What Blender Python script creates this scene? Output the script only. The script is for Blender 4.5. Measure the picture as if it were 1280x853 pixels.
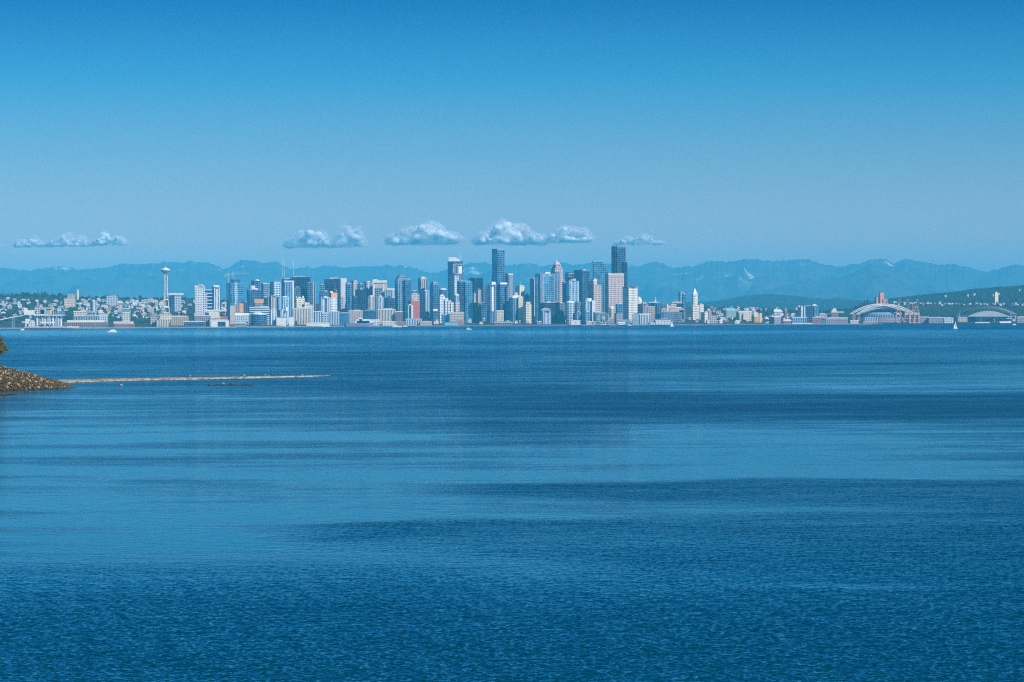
import bpy, bmesh, math, random
import numpy as np
from mathutils import Vector, Matrix, noise
R = math.radians
SC = bpy.context.scene
for _o in list(bpy.data.objects):
    bpy.data.objects.remove(_o)

# ------------------------------------------------------------------ camera
F, HC, CX, CY = 3750.0, 20.0, 640.0, 426.5
ROLL, PITCH = 0.0043, -25.0/3750.0
_fw = Vector((0, math.cos(PITCH), math.sin(PITCH)))
_r0 = Vector((1, 0, 0))
_u0 = _r0.cross(_fw)
_rt = _r0*math.cos(ROLL) - _u0*math.sin(ROLL)
_up = _u0*math.cos(ROLL) + _r0*math.sin(ROLL)
cam_d = bpy.data.cameras.new('camera')
cam = bpy.data.objects.new('camera', cam_d)
SC.collection.objects.link(cam)
cam_d.sensor_width = 36.0
cam_d.lens = 36.0*F/1280.0
cam_d.clip_start = 2.0
cam_d.clip_end = 400000.0
cam.matrix_world = Matrix(((_rt.x, _up.x, -_fw.x, 0), (_rt.y, _up.y, -_fw.y, 0), (_rt.z, _up.z, -_fw.z, HC), (0, 0, 0, 1)))
SC.camera = cam

# ------------------------------------------------------------------ world, sun, exposure
SUN_EL, SUN_AZ = R(37), R(43)           # azimuth: from straight behind the camera towards its right
sun_dir = Vector((math.sin(SUN_AZ)*math.cos(SUN_EL), -math.cos(SUN_AZ)*math.cos(SUN_EL), math.sin(SUN_EL)))
w = bpy.data.worlds.new('World'); SC.world = w; w.use_nodes = True
nt = w.node_tree; nt.nodes.clear()
sky = nt.nodes.new('ShaderNodeTexSky'); sky.sky_type = 'NISHITA'; sky.sun_disc = False
sky.sun_elevation = SUN_EL
sky.sun_rotation = math.atan2(sun_dir.x, sun_dir.y)
sky.air_density = 1.0; sky.dust_density = 0.3; sky.ozone_density = 4.0; sky.altitude = 0
tint = nt.nodes.new('ShaderNodeMix'); tint.data_type = 'RGBA'; tint.blend_type = 'MULTIPLY'
tint.inputs[0].default_value = 1.0
tc = nt.nodes.new('ShaderNodeTexCoord'); sx = nt.nodes.new('ShaderNodeSeparateXYZ'); nt.links.new(tc.outputs['Generated'], sx.inputs[0])
cr = nt.nodes.new('ShaderNodeValToRGB'); nt.links.new(sx.outputs[2], cr.inputs[0]); _e = cr.color_ramp.elements
while len(_e) > 1: _e.remove(_e[-1])
_e[0].position = 0.0; _e[0].color = (0.80, 0.70, 0.84, 1)
for _p, _c in ((0.027, (0.80, 0.70, 0.81)), (0.0535, (0.40, 0.57, 0.78)), (0.080, (0.09, 0.46, 0.77)), (0.106, (0.002, 0.235, 0.57)), (0.16, (0.0, 0.32, 0.72)), (0.35, (0.0, 0.34, 0.76)), (1.0, (0.02, 0.42, 1.0))):
    _q = _e.new(_p); _q.color = (*_c, 1)
nt.links.new(cr.outputs[0], tint.inputs[7])
bg = nt.nodes.new('ShaderNodeBackground'); bg.inputs[1].default_value = 0.10
wo = nt.nodes.new('ShaderNodeOutputWorld')
nt.links.new(sky.outputs[0], tint.inputs[6]); nt.links.new(tint.outputs[2], bg.inputs[0]); nt.links.new(bg.outputs[0], wo.inputs[0])
sd = bpy.data.lights.new('sun', 'SUN'); sd.energy = 4.9; sd.angle = R(0.5); sd.color = (1.0, 0.95, 0.88)
so = bpy.data.objects.new('sun', sd); SC.collection.objects.link(so)
so.rotation_euler = sun_dir.to_track_quat('Z', 'Y').to_euler()
so.location = (0, 0, 3000)
SC.view_settings.view_transform = 'Standard'; SC.view_settings.look = 'None'
SC.view_settings.exposure = 0.13; SC.view_settings.gamma = 1.0
SC.cycles.use_denoising = False
SC.cycles.transparent_max_bounces = 24; SC.cycles.pixel_filter_type = 'BLACKMAN_HARRIS'; SC.cycles.filter_width = 1.1
SC.cycles.max_bounces = 6; SC.cycles.volume_bounces = 1
SC.cycles.sample_clamp_indirect = 4.0
SC.render.film_transparent = False

# ------------------------------------------------------------------ helpers
def at(px, py, Y):
    """world point at depth Y seen at photo pixel (px, py)"""
    d = _fw + _rt*((px-CX)/F) + _up*((CY-py)/F)
    return Vector((d.x/d.y*Y, Y, HC + d.z/d.y*Y))
def wx(px, Y, py=400): return at(px, py, Y).x
def wz(px, py, Y): return at(px, py, Y).z
def px_of(p):
    v = Vector((p[0], p[1], p[2]-HC))
    z = v.dot(_fw)
    return CX + F*v.dot(_rt)/z, CY - F*v.dot(_up)/z
def lerp(a, b, t): return a+(b-a)*t
def sstep(a, b, x):
    if a == b: return 1.0 if x >= a else 0.0
    t = max(0.0, min(1.0, (x-a)/(b-a))); return t*t*(3-2*t)
def prof(pts, x):
    if x <= pts[0][0]: return pts[0][1]
    for (a, b) in zip(pts, pts[1:]):
        if x <= b[0]: return lerp(a[1], b[1], (x-a[0])/(b[0]-a[0]))
    return pts[-1][1]
def fbm(x, y, z=0.0, o=4, lac=2.03, g=0.5):
    s, a, n = 0.0, 1.0, 0.0
    for i in range(o):
        s += a*noise.noise((x, y, z+7.3*i)); n += a
        x *= lac; y *= lac; a *= g
    return s/n
def link(o): SC.collection.objects.link(o); return o
def grid_mesh(name, rows, smooth=True):
    nr, nc = len(rows), len(rows[0])
    vs = [v for r_ in rows for v in r_]
    fs = [(i*nc+j, i*nc+j+1, (i+1)*nc+j+1, (i+1)*nc+j) for i in range(nr-1) for j in range(nc-1)]
    me = bpy.data.meshes.new(name); me.from_pydata(vs, [], fs)
    if smooth: me.shade_smooth()
    me.update()
    return me
def structure(name, me, mat_):
    o = link(bpy.data.objects.new(name, me)); me.materials.append(mat_); o['kind'] = 'structure'; return o

# ------------------------------------------------------------------ material helpers
def new_mat(name):
    m = bpy.data.materials.new(name); m.use_nodes = True
    n = m.node_tree; n.nodes.clear()
    out = n.nodes.new('ShaderNodeOutputMaterial')
    b = n.nodes.new('ShaderNodeBsdfPrincipled'); n.links.new(b.outputs[0], out.inputs[0])
    return m, n, b, out
def N(n, t, **kw):
    x = n.nodes.new(t)
    for k, v in kw.items(): setattr(x, k, v)
    return x
def ramp(n, fac, stops):
    r_ = n.nodes.new('ShaderNodeValToRGB'); e = r_.color_ramp.elements
    while len(e) > 1: e.remove(e[-1])
    e[0].position, e[0].color = stops[0][0], (*stops[0][1], 1)
    for p, c in stops[1:]:
        q = e.new(p); q.color = (*c, 1)
    n.links.new(fac, r_.inputs[0]); return r_.outputs[0]
def math_n(n, op, a, b=None, c=None):
    x = n.nodes.new('ShaderNodeMath'); x.operation = op
    for i, v in enumerate((a, b, c)):
        if v is None: continue
        if isinstance(v, (int, float)): x.inputs[i].default_value = v
        else: n.links.new(v, x.inputs[i])
    return x.outputs[0]
def noise_n(n, vec, scale, detail=3, rough=0.5, dist=0.0):
    x = n.nodes.new('ShaderNodeTexNoise'); x.inputs['Scale'].default_value = scale
    x.inputs['Detail'].default_value = detail; x.inputs['Roughness'].default_value = rough
    x.inputs['Distortion'].default_value = dist
    n.links.new(vec, x.inputs['Vector']); return x.outputs['Fac']
def mapped(n, vec, scale=(1, 1, 1), loc=(0, 0, 0)):
    m_ = n.nodes.new('ShaderNodeMapping'); m_.inputs['Scale'].default_value = scale; m_.inputs['Location'].default_value = loc
    n.links.new(vec, m_.inputs[0]); return m_.outputs[0]

# ------------------------------------------------------------------ water
def water_material():
    m, n, b, out = new_mat('sea_water')
    b.inputs['Base Color'].default_value = (0.0, 0.042, 0.060, 1)
    b.inputs['IOR'].default_value = 1.333
    geo = N(n, 'ShaderNodeNewGeometry').outputs['Position']
    calm = N(n, 'ShaderNodeAttribute', attribute_name='calm').outputs['Fac']
    far = N(n, 'ShaderNodeAttribute', attribute_name='far').outputs['Fac']
    gust = noise_n(n, mapped(n, geo, (0.32, 1, 1)), 0.04, 8, 0.80, 0.0)
    gs = math_n(n, 'MULTIPLY_ADD', gust, 2.7, -1.35)
    wind = math_n(n, 'POWER', math_n(n, 'MAXIMUM', math_n(n, 'SUBTRACT', 1.0, math_n(n, 'ADD', calm, gs)), 0.085), 1.35)
    v1 = mapped(n, geo, (0.7, 1.0, 1.0))
    mid = noise_n(n, geo, 0.7, 3, 0.6, 0.3)
    fine = noise_n(n, v1, 4.5, 2, 0.6, 0.2)
    r1 = math_n(n, 'MULTIPLY', math_n(n, 'MULTIPLY', mid, far), math_n(n, 'MULTIPLY_ADD', wind, 0.34, 0.040))
    r2 = math_n(n, 'MULTIPLY', fine, math_n(n, 'MULTIPLY_ADD', wind, 0.034, 0.0012))
    h = math_n(n, 'ADD', r1, r2)
    bp = N(n, 'ShaderNodeBump'); bp.inputs['Strength'].default_value = 1.0; bp.inputs['Distance'].default_value = 1.0
    n.links.new(h, bp.inputs['Height']); 
    # beyond the modelled ripples only the wave faces turned to the west shore show
    tilt = N(n, 'ShaderNodeCombineXYZ')
    n.links.new(math_n(n, 'MULTIPLY', math_n(n, 'MULTIPLY', far, -1.0), math_n(n, 'MULTIPLY_ADD', wind, 0.175, 0.004)), tilt.inputs[1])
    va = N(n, 'ShaderNodeVectorMath', operation='ADD'); n.links.new(bp.outputs[0], va.inputs[0]); n.links.new(tilt.outputs[0], va.inputs[1])
    vn = N(n, 'ShaderNodeVectorMath', operation='NORMALIZE'); n.links.new(va.outputs[0], vn.inputs[0])
    n.nodes.remove(b)      # tinted glossy surface over the dark body of the sea, mixed by Fresnel
    body = N(n, 'ShaderNodeBsdfDiffuse'); body.inputs[0].default_value = (0.0, 0.046, 0.064, 1)
    gl = N(n, 'ShaderNodeBsdfGlossy'); gl.inputs['Color'].default_value = (0.68, 0.98, 1.0, 1)
    fr = N(n, 'ShaderNodeFresnel'); fr.inputs['IOR'].default_value = 1.36
    n.links.new(vn.outputs[0], gl.inputs['Normal']); n.links.new(vn.outputs[0], fr.inputs['Normal'])
    n.links.new(math_n(n, 'MULTIPLY_ADD', math_n(n, 'MULTIPLY', far, math_n(n, 'MAXIMUM', wind, 0.35)), 0.2, 0.04), gl.inputs['Roughness'])
    mx = N(n, 'ShaderNodeMixShader'); n.links.new(fr.outputs[0], mx.inputs[0]); n.links.new(body.outputs[0], mx.inputs[1]); n.links.new(gl.outputs[0], mx.inputs[2])
    n.links.new(mx.outputs[0], out.inputs[0])
    return m
# state of the sea surface, 1 = slick, 0 = ruffled by wind: columns across the bay, then (distance as seen, calm)
SEA = [
 (-40, [(409, .25), (413, .25), (415, .75), (419, .7), (422, .35), (431, .35), (433, .8), (435, .25), (458, .22), (461, .45), (470, .35), (482, .6), (492, .75), (500, .6), (520, .75), (545, .9), (600, .95), (680, .95), (700, .75), (725, .4), (760, .12), (800, .0), (853, .0)]),
 (240, [(408, .2), (412, .2), (414, .75), (419, .7), (422, .35), (431, .3), (433, .7), (435, .4), (460, .38), (462, .5), (466, .3), (480, .35), (492, .55), (505, .52), (530, .68), (560, .9), (600, .9), (607, .45), (613, .8), (640, .95), (680, .9), (698, .65), (725, .35), (765, .1), (800, 0), (853, .0)]),
 (480, [(408, .15), (412, .2), (414, .7), (418, .6), (422, .3), (432, .3), (433, .6), (435, .22), (460, .2), (475, .15), (495, .3), (520, .45), (545, .7), (570, .85), (600, .85), (645, .9), (654, .75), (657, .15), (672, .1), (680, .45), (698, .6), (716, .35), (760, .1), (800, 0), (853, .0)]),
 (660, [(407, .1), (411, .15), (413, .75), (417, .6), (421, .3), (432, .25), (433, .5), (435, .36), (461, .4), (463, .05), (466, .25), (482, .25), (486, .08), (515, .15), (530, .2), (548, .35), (556, .75), (600, .85), (604, .75), (606, .15), (616, .1), (626, .7), (650, .8), (656, .2), (674, .3), (690, .3), (697, .65), (705, .6), (722, .35), (765, .1), (800, 0), (853, .0)]),
 (860, [(407, .1), (411, .15), (413, .7), (417, .6), (421, .3), (432, .25), (433, .5), (435, .34), (457, .36), (458, .02), (462, .25), (482, .55), (487, .5), (490, .05), (504, .1), (518, .05), (532, .15), (536, .75), (560, .9), (601, .85), (604, .15), (622, .1), (630, .6), (645, .7), (652, .4), (665, .2), (700, .15), (725, .3), (730, .45), (738, .15), (760, .02), (853, .0)]),
 (1080, [(406, .1), (411, .1), (413, .65), (417, .55), (421, .35), (431, .4), (433, .5), (435, .4), (453, .4), (454, .02), (458, .35), (484, .65), (490, .6), (492, .03), (500, .2), (512, .0), (524, .0), (530, .2), (533, .75), (560, .95), (600, .9), (603, .2), (622, .12), (636, .3), (645, .5), (655, .4), (668, .1), (720, .15), (727, .6), (734, .2), (760, .02), (853, .0)]),
 (1320, [(406, .1), (411, .1), (413, .6), (417, .5), (421, .3), (431, .3), (433, .4), (435, .38), (450, .38), (451, .05), (456, .4), (483, .65), (488, .3), (492, .03), (500, .2), (512, .0), (522, .0), (528, .35), (540, .6), (560, .6), (598, .6), (603, .15), (640, .12), (655, .2), (668, .02), (720, .05), (853, .0)]),
]
def sea_calm(x, d):
    px, py = px_of((x, d, 0))
    py += (1.2 + (py-405)*.06)*fbm(x/(d*.16), d/(d*.16)+3*math.log(d), 3, 3) * 1.6
    px = max(-39, min(1319, px))
    for (a, la), (b_, lb) in zip(SEA, SEA[1:]):
        if px <= b_: break
    u = (px-a)/(b_-a); u = u*u*(3-2*u)
    v = lerp(prof(la, py), prof(lb, py), u) + .14
    v += .34*fbm(x/220, d/60, 1, 5) + .30*fbm(x/1500, d/420, 5, 4)
    v += .22*fbm(x/(d*.20), math.log(d)*60, 8, 4)
    return max(0.0, min(1.0, v))
def build_water():
    SL = 0.33
    ps = []
    p = 5.85
    while p < 135: ps.append(p); p += 0.55 + p*0.004
    while p < 560: ps.append(p); p += 0.34
    ds = np.array([F*HC/p for p in ps])[::-1]
    ds = np.concatenate([[-3000, -400, -60, 20, 60, 100, 120], ds[ds > 134]])
    NC = 1350
    cc = np.linspace(-1, 1, NC+1); cc = SL*cc
    cc[0] = -1.2; cc[-1] = 1.2; cc[1] = -0.5; cc[-2] = 0.5
    D, C = np.meshgrid(ds, cc, indexing='ij')
    X = C*np.maximum(D, 0) + C*np.where(D < 120, 120, 0)
    # calm field on a coarse lattice, then interpolated
    ri = np.unique(np.linspace(0, len(ds)-1, 420).astype(int)); ci = np.unique(np.linspace(0, NC, 200).astype(int))
    K = np.zeros((len(ri), len(ci)))
    for a, i in enumerate(ri):
        for b_, j in enumerate(ci):
            K[a, b_] = 0.3 if ds[i] < 120 else sea_calm(X[i, j], ds[i])
    T = np.array([np.interp(np.arange(NC+1), ci, K[a]) for a in range(len(ri))])
    calm = np.array([np.interp(np.arange(len(ds)), ri, T[:, j]) for j in range(NC+1)]).T
    # ripples as real relief where they can be told apart
    rng = np.random.default_rng(5)
    sp = np.gradient(ds)[:, None]
    Z = np.zeros_like(X); wind = 1-calm
    L = np.exp(np.linspace(math.log(0.27), math.log(3.6), 80))
    for l in L:
        th = rng.normal(0.2, 0.95) + math.pi/2
        k = 2*math.pi/l
        kx, ky = k*math.cos(th), k*math.sin(th)
        fade = np.clip((l/np.maximum(sp, 1e-3)/abs(math.sin(th)+1e-6) - 2.2)/1.6, 0, 1)
        st = 0.086*(wind*1.0 + 0.05) if l < 0.9 else (0.018*(wind*0.95+0.05) if l < 2.2 else 0.009*(wind*0.9+0.10))
        ph = rng.uniform(0, 6.28)
        # slow groupiness so crests stay short
        gx, gy = rng.normal(0, 0.30/l, 2)
        env = 0.8+0.45*np.sin(X*gx + D*gy + ph*2)*np.sin(X*gy*1.7 - D*gx*1.3 + ph*5)
        s_ = np.sin(kx*X + ky*D + ph)
        Z += np.where(D > 118, st*fade/k*env*(s_ + 0.25*s_*s_), 0)
    nr, nc = X.shape
    co = np.stack([X, D, Z], -1).reshape(-1, 3).astype(np.float32)
    i0 = (np.arange(nr-1)[:, None]*nc + np.arange(nc-1)[None, :]).ravel()
    q = np.stack([i0, i0+1, i0+nc+1, i0+nc], 1).astype(np.int32)
    me = bpy.data.meshes.new('water')
    me.vertices.add(len(co)); me.vertices.foreach_set('co', co.ravel())
    me.loops.add(q.size); me.loops.foreach_set('vertex_index', q.ravel())
    me.polygons.add(len(q)); me.polygons.foreach_set('loop_start', (np.arange(len(q))*4).astype(np.int32))
    me.update(calc_edges=True); me.shade_smooth()
    far = np.clip((D-170)/260, 0, 1)
    for nm, ar in (('calm', calm), ('far', far)):
        a_ = me.attributes.new(nm, 'FLOAT', 'POINT'); a_.data.foreach_set('value', ar.ravel().astype(np.float32))
    return structure('water', me, water_material())
build_water()

# ------------------------------------------------------------------ land
def land_mat(name, c1, c2, scale, pale=None, pscale=None, pth=0.62, rough=0.95):
    m, n, b, out = new_mat(name)
    b.inputs['Roughness'].default_value = rough
    b.inputs['Specular IOR Level'].default_value = 0.1
    geo = N(n, 'ShaderNodeNewGeometry').outputs['Position']
    f = noise_n(n, geo, scale, 5, 0.65)
    c = ramp(n, f, [(0.36, c1), (0.64, c2)])
    if pale:
        g = noise_n(n, mapped(n, geo, (1, 0.6, 0.35)), pscale, 6, 0.7, 0.6)
        mx = N(n, 'ShaderNodeMix', data_type='RGBA')
        zz = N(n, 'ShaderNodeSeparateXYZ'); n.links.new(geo, zz.inputs[0])
        hm = ramp(n, math_n(n, 'DIVIDE', zz.outputs[2], 1300), [(.45, (.12, .12, .12)), (.72, (1, 1, 1))])
        n.links.new(math_n(n, 'MULTIPLY', ramp(n, g, [(pth, (0, 0, 0)), (pth+0.09, (1, 1, 1))]), hm), mx.inputs[0])
        n.links.new(c, mx.inputs[6]); mx.inputs[7].default_value = (*pale, 1)
        c = mx.outputs[2]
    n.links.new(c, b.inputs['Base Color'])
    return m
MT = [(-260, 334), (-160, 329), (-50, 336), (0, 335), (20, 337), (40, 338.5), (60, 335), (75, 333.5), (90, 335), (100, 337), (120, 336), (135, 335), (145, 331), (152, 330), (165, 330.5), (180, 329.5), (200, 329), (203, 327), (215, 327.5), (230, 329), (237, 326), (245, 327.5), (263, 328.5), (273, 333), (279, 336.5), (288, 335), (295, 328), (303, 325.5), (308, 325.5), (322, 327), (329, 329.5), (340, 327), (345, 326.5), (352, 330), (365, 337), (375, 336), (384, 333.5), (392, 335.5), (400, 334), (410, 331.5), (420, 333), (432, 335), (445, 333), (458, 333), (475, 333), (487, 331), (494, 333), (500, 331.5), (507, 334.5), (515, 334), (523, 337), (533, 341), (548, 341), (556, 338), (575, 335), (585, 329), (595, 328.5), (606, 328.5), (615, 331), (640, 331.5), (655, 330), (665, 330), (676, 333), (690, 331), (705, 328), (716, 331.5), (728, 330.5), (742, 328), (755, 330), (770, 330), (784, 330), (798, 333.5), (812, 329), (822, 327), (833, 331), (841, 335), (855, 333), (868, 333), (878, 329), (888, 326.5), (900, 327), (910, 327), (925, 325), (940, 324), (955, 326), (970, 326.5), (985, 326), (995, 324.5), (1010, 323.5), (1020, 328), (1040, 332.5), (1055, 333.5), (1065, 330), (1075, 330), (1085, 325.5), (1095, 324), (1107, 324), (1118, 330), (1125, 326.5), (1133, 324), (1145, 325.5), (1160, 329), (1175, 331.5), (1190, 330), (1200, 332.5), (1220, 337), (1233, 341), (1245, 337), (1265, 331), (1280, 332), (1340, 336), (1440, 330), (1540, 338)]
def range_mesh(name, pts, x0, x1, nx, Yc, front, back, ny, rel, nsc, base=0.0, jag=0.6, pj=0.05, ridge_amp=0.35):
    rows = []
    for i in range(ny+1):
        t = i/ny
        Y = Yc - front*(1-t/0.7) if t < 0.7 else Yc + back*(t-0.7)/0.3
        row = []
        for j in range(nx+1):
            px = lerp(x0, x1, j/nx)
            X = wx(px, Y)
            k = (t/0.7) if t < 0.7 else 1-(t-0.7)/0.3
            env = k**0.8 if t < 0.7 else k
            qx = px + (1-env)*70*fbm(X/5200, Y/5200, 1.1, 4)
            sm_ = sum(prof(pts, qx+q) for q in (-40, -20, 0, 20, 40))/5
            zt = wz(px, lerp(sm_, prof(pts, px), env**3) + jag*fbm(px*pj, 4.2, 0, 4)*env, Yc)
            rn = 1-abs(2*fbm(X/nsc, Y/(nsc*1.6), 2.2, 5))*1.6
            z = base + (zt-base)*env*(1 - ridge_amp*(1-env)*1.2*(1-rn)) + rel*fbm(X/nsc*3, Y/nsc*3, 9, 4)*(1-env)*env*4
            row.append((X, Y, max(z, base-5) if 0 < i < ny else base-20))
        rows.append(row)
    return grid_mesh(name, rows)
structure('mountains', range_mesh('mountains', MT, -260, 1540, 2200, 60000, 14000, 5000, 70, 520, 2300, 0, 3.2, 0.22, 1.1),
    land_mat('mountain_slopes', (0.03, 0.042, 0.05), (0.09, 0.10, 0.11), 0.0012, (0.8, 0.78, 0.78), 0.0018, 0.61))
MT2 = [(860, 420), (900, 392), (940, 372), (980, 357), (1010, 352), (1040, 350), (1060, 344), (1078, 336), (1090, 331), (1100, 331), (1112, 335), (1125, 343), (1140, 354), (1160, 366), (1185, 378), (1210, 395), (1240, 420)]
structure('near_mountain', range_mesh('near_mountain', MT2, 850, 1250, 420, 50000, 6000, 4000, 40, 260, 1500, 0, 1.4, 0.16, 0.8),
    land_mat('near_mountain_slopes', (0.03, 0.042, 0.05), (0.09, 0.10, 0.10), 0.0015, (0.5, 0.48, 0.46), 0.0013, 0.64))
FH = [(780, 400), (830, 381), (850, 378), (890, 377), (910, 374), (930, 370), (950, 368), (970, 368), (990, 369.5), (1010, 372), (1030, 374), (1045, 373), (1070, 375), (1090, 376), (1130, 378), (1230, 392), (1300, 404)]
structure('forested_hill', range_mesh('forested_hill', FH, 770, 1300, 300, 30000, 6000, 3000, 20, 30, 900, 0, 0.5, 0.2),
    land_mat('far_woods', (0.010, 0.025, 0.018), (0.025, 0.045, 0.03), 0.004))
BH = [(960, 410), (1010, 392), (1060, 387), (1090, 379), (1110, 374), (1125, 372), (1150, 369), (1175, 366.5), (1200, 364), (1215, 361.5), (1235, 360), (1250, 358.5), (1265, 358), (1280, 356.5), (1340, 352), (1420, 356)]
structure('wooded_ridge', range_mesh('wooded_ridge', BH, 960, 1420, 420, 19000, 4000, 2500, 30, 20, 500, 0, 0.9, 0.25),
    land_mat('ridge_ground', (0.008, 0.022, 0.014), (0.03, 0.05, 0.028), 0.012))
WR = [(-260, 392), (0, 384), (200, 383), (400, 386), (600, 388), (860, 386), (1000, 392)]
# city hillside
RG = [(-260, 372), (-60, 372), (0, 370), (40, 368), (60, 369), (90, 371), (130, 372), (160, 373), (200, 374), (240, 374), (300, 376), (400, 380), (600, 384), (800, 384), (880, 384), (930, 387), (960, 388), (1000, 389), (1040, 389), (1060, 386), (1080, 381), (1110, 379), (1140, 380), (1180, 381), (1280, 381), (1340, 380), (1520, 384)]
SHORE, YR = 12020.0, 14500.0
def shore(px): return prof([(-260, 10300), (0, 10350), (300, 10900), (450, 12000), (1100, 12000), (1280, 11200), (1520, 11000)], px)
def hill_z(px, Y):
    S = shore(px)
    t = max(0.0, (Y-S-60)/(YR-S-60))
    p = lerp(1.05, 2.4, sstep(1000, 1080, px))
    zr = wz(px, prof(RG, px), YR)
    if t <= 1: return 3.0 + (zr-3.0)*t**p
    return zr - (t-1)*150
def hill_Y(px, py):
    """depth of the hillside point seen at (px, py)"""
    best = None
    S = shore(px)
    for i in range(int((YR-S)/20)):
        Y = S+40+20*i
        y = px_of((wx(px, Y), Y, hill_z(px, Y)))[1]
        if y <= py: return Y
        best = Y
    return best
rows = []
for i in range(80):
    r_ = []
    for px in range(-260, 1525, 6):
        S = shore(px)
        Y = S + [0, 4, 40][i] if i < 3 else S + 60 + (i-3)*(YR+500-S)/76
        r_.append((wx(px, Y), Y, -3.0 if i == 0 else (2.0 if i == 1 else (3.0 if i < 4 else hill_z(px, Y)+2.0*fbm(px*.2, Y*.01, 0, 2)))))
    rows.append(r_)
structure('hillside', grid_mesh('hillside', rows), land_mat('hill_ground', (0.02, 0.04, 0.022), (0.09, 0.10, 0.085), 0.02))
me = bpy.data.meshes.new('ground')
me.from_pydata([(-30000, 15000, -4), (30000, 15000, -4), (30000, 78000, -4), (-30000, 78000, -4)], [], [(0, 1, 2, 3)])
structure('ground', me, land_mat('lowland', (0.03, 0.055, 0.03), (0.07, 0.09, 0.05), 0.003))

# ------------------------------------------------------------------ haze
def build_haze():
    bm = bmesh.new(); bmesh.ops.create_cube(bm, size=1)
    x0, x1, y0, y1, z0, z1 = -32000, 32000, -4000, 79000, -25, 1345
    for v in bm.verts:
        v.co = Vector((lerp(x0, x1, v.co.x+.5), lerp(y0, y1, v.co.y+.5), lerp(z0, z1, v.co.z+.5)))
    me = bpy.data.meshes.new('haze'); bm.to_mesh(me); bm.free()
    m = bpy.data.materials.new('haze_air'); m.use_nodes = True; n = m.node_tree; n.nodes.clear()
    out = n.nodes.new('ShaderNodeOutputMaterial'); v = n.nodes.new('ShaderNodeVolumePrincipled')
    v.inputs['Color'].default_value = (0.10, 0.66, 1.0, 1); v.inputs['Density'].default_value = 2.6e-5; v.inputs['Anisotropy'].default_value = -0.2
    n.links.new(v.outputs[0], out.inputs['Volume'])
    me.materials.append(m)
    o = link(bpy.data.objects.new('haze', me)); o['kind'] = 'stuff'
build_haze()
# ------------------------------------------------------------------ building kit
def linear(c): return tuple(c)
WALL = dict(white=(.75, .73, .70), cream=(.74, .63, .47), ivory=(.78, .72, .60), beige=(.58, .48, .38), tan=(.50, .38, .26), grey=(.42, .43, .45), pale=(.60, .62, .64),
            dark=(.10, .12, .15), slate=(.18, .21, .26), brick=(.36, .16, .13), red=(.45, .10, .09), pink=(.57, .44, .39), brown=(.26, .17, .13), rust=(.58, .27, .20), mauve=(.34, .27, .31),
            orange=(.75, .34, .10), yellow=(.80, .55, .08), teal=(.14, .36, .38), aqua=(.18, .55, .62), green=(.30, .45, .38), blue=(.12, .25, .42), steel=(.30, .36, .44))
GLASS = dict(night=(.004, .05, .13), navy=(.008, .10, .24), deep=(.015, .20, .38), sea=(.04, .36, .56), sky=(.18, .52, .72), smoke=(.08, .17, .27), silver=(.36, .52, .64), teal=(.02, .22, .27))
MATS = {}
def plain(c, rough=0.85, metal=0.0, name=None):
    k = ('p', c, rough, metal)
    if k in MATS: return MATS[k]
    col = WALL.get(c) or GLASS.get(c) or c
    m, n, b, out = new_mat(name or 'painted_surface')
    geo = N(n, 'ShaderNodeNewGeometry').outputs['Position']
    f = noise_n(n, geo, 0.09, 4, 0.7)
    n.links.new(ramp(n, f, [(0.3, tuple(v*0.82 for v in col)), (0.7, tuple(min(1, v*1.08) for v in col))]), b.inputs['Base Color'])
    b.inputs['Roughness'].default_value = rough; b.inputs['Metallic'].default_value = metal
    MATS[k] = m; return m
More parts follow.
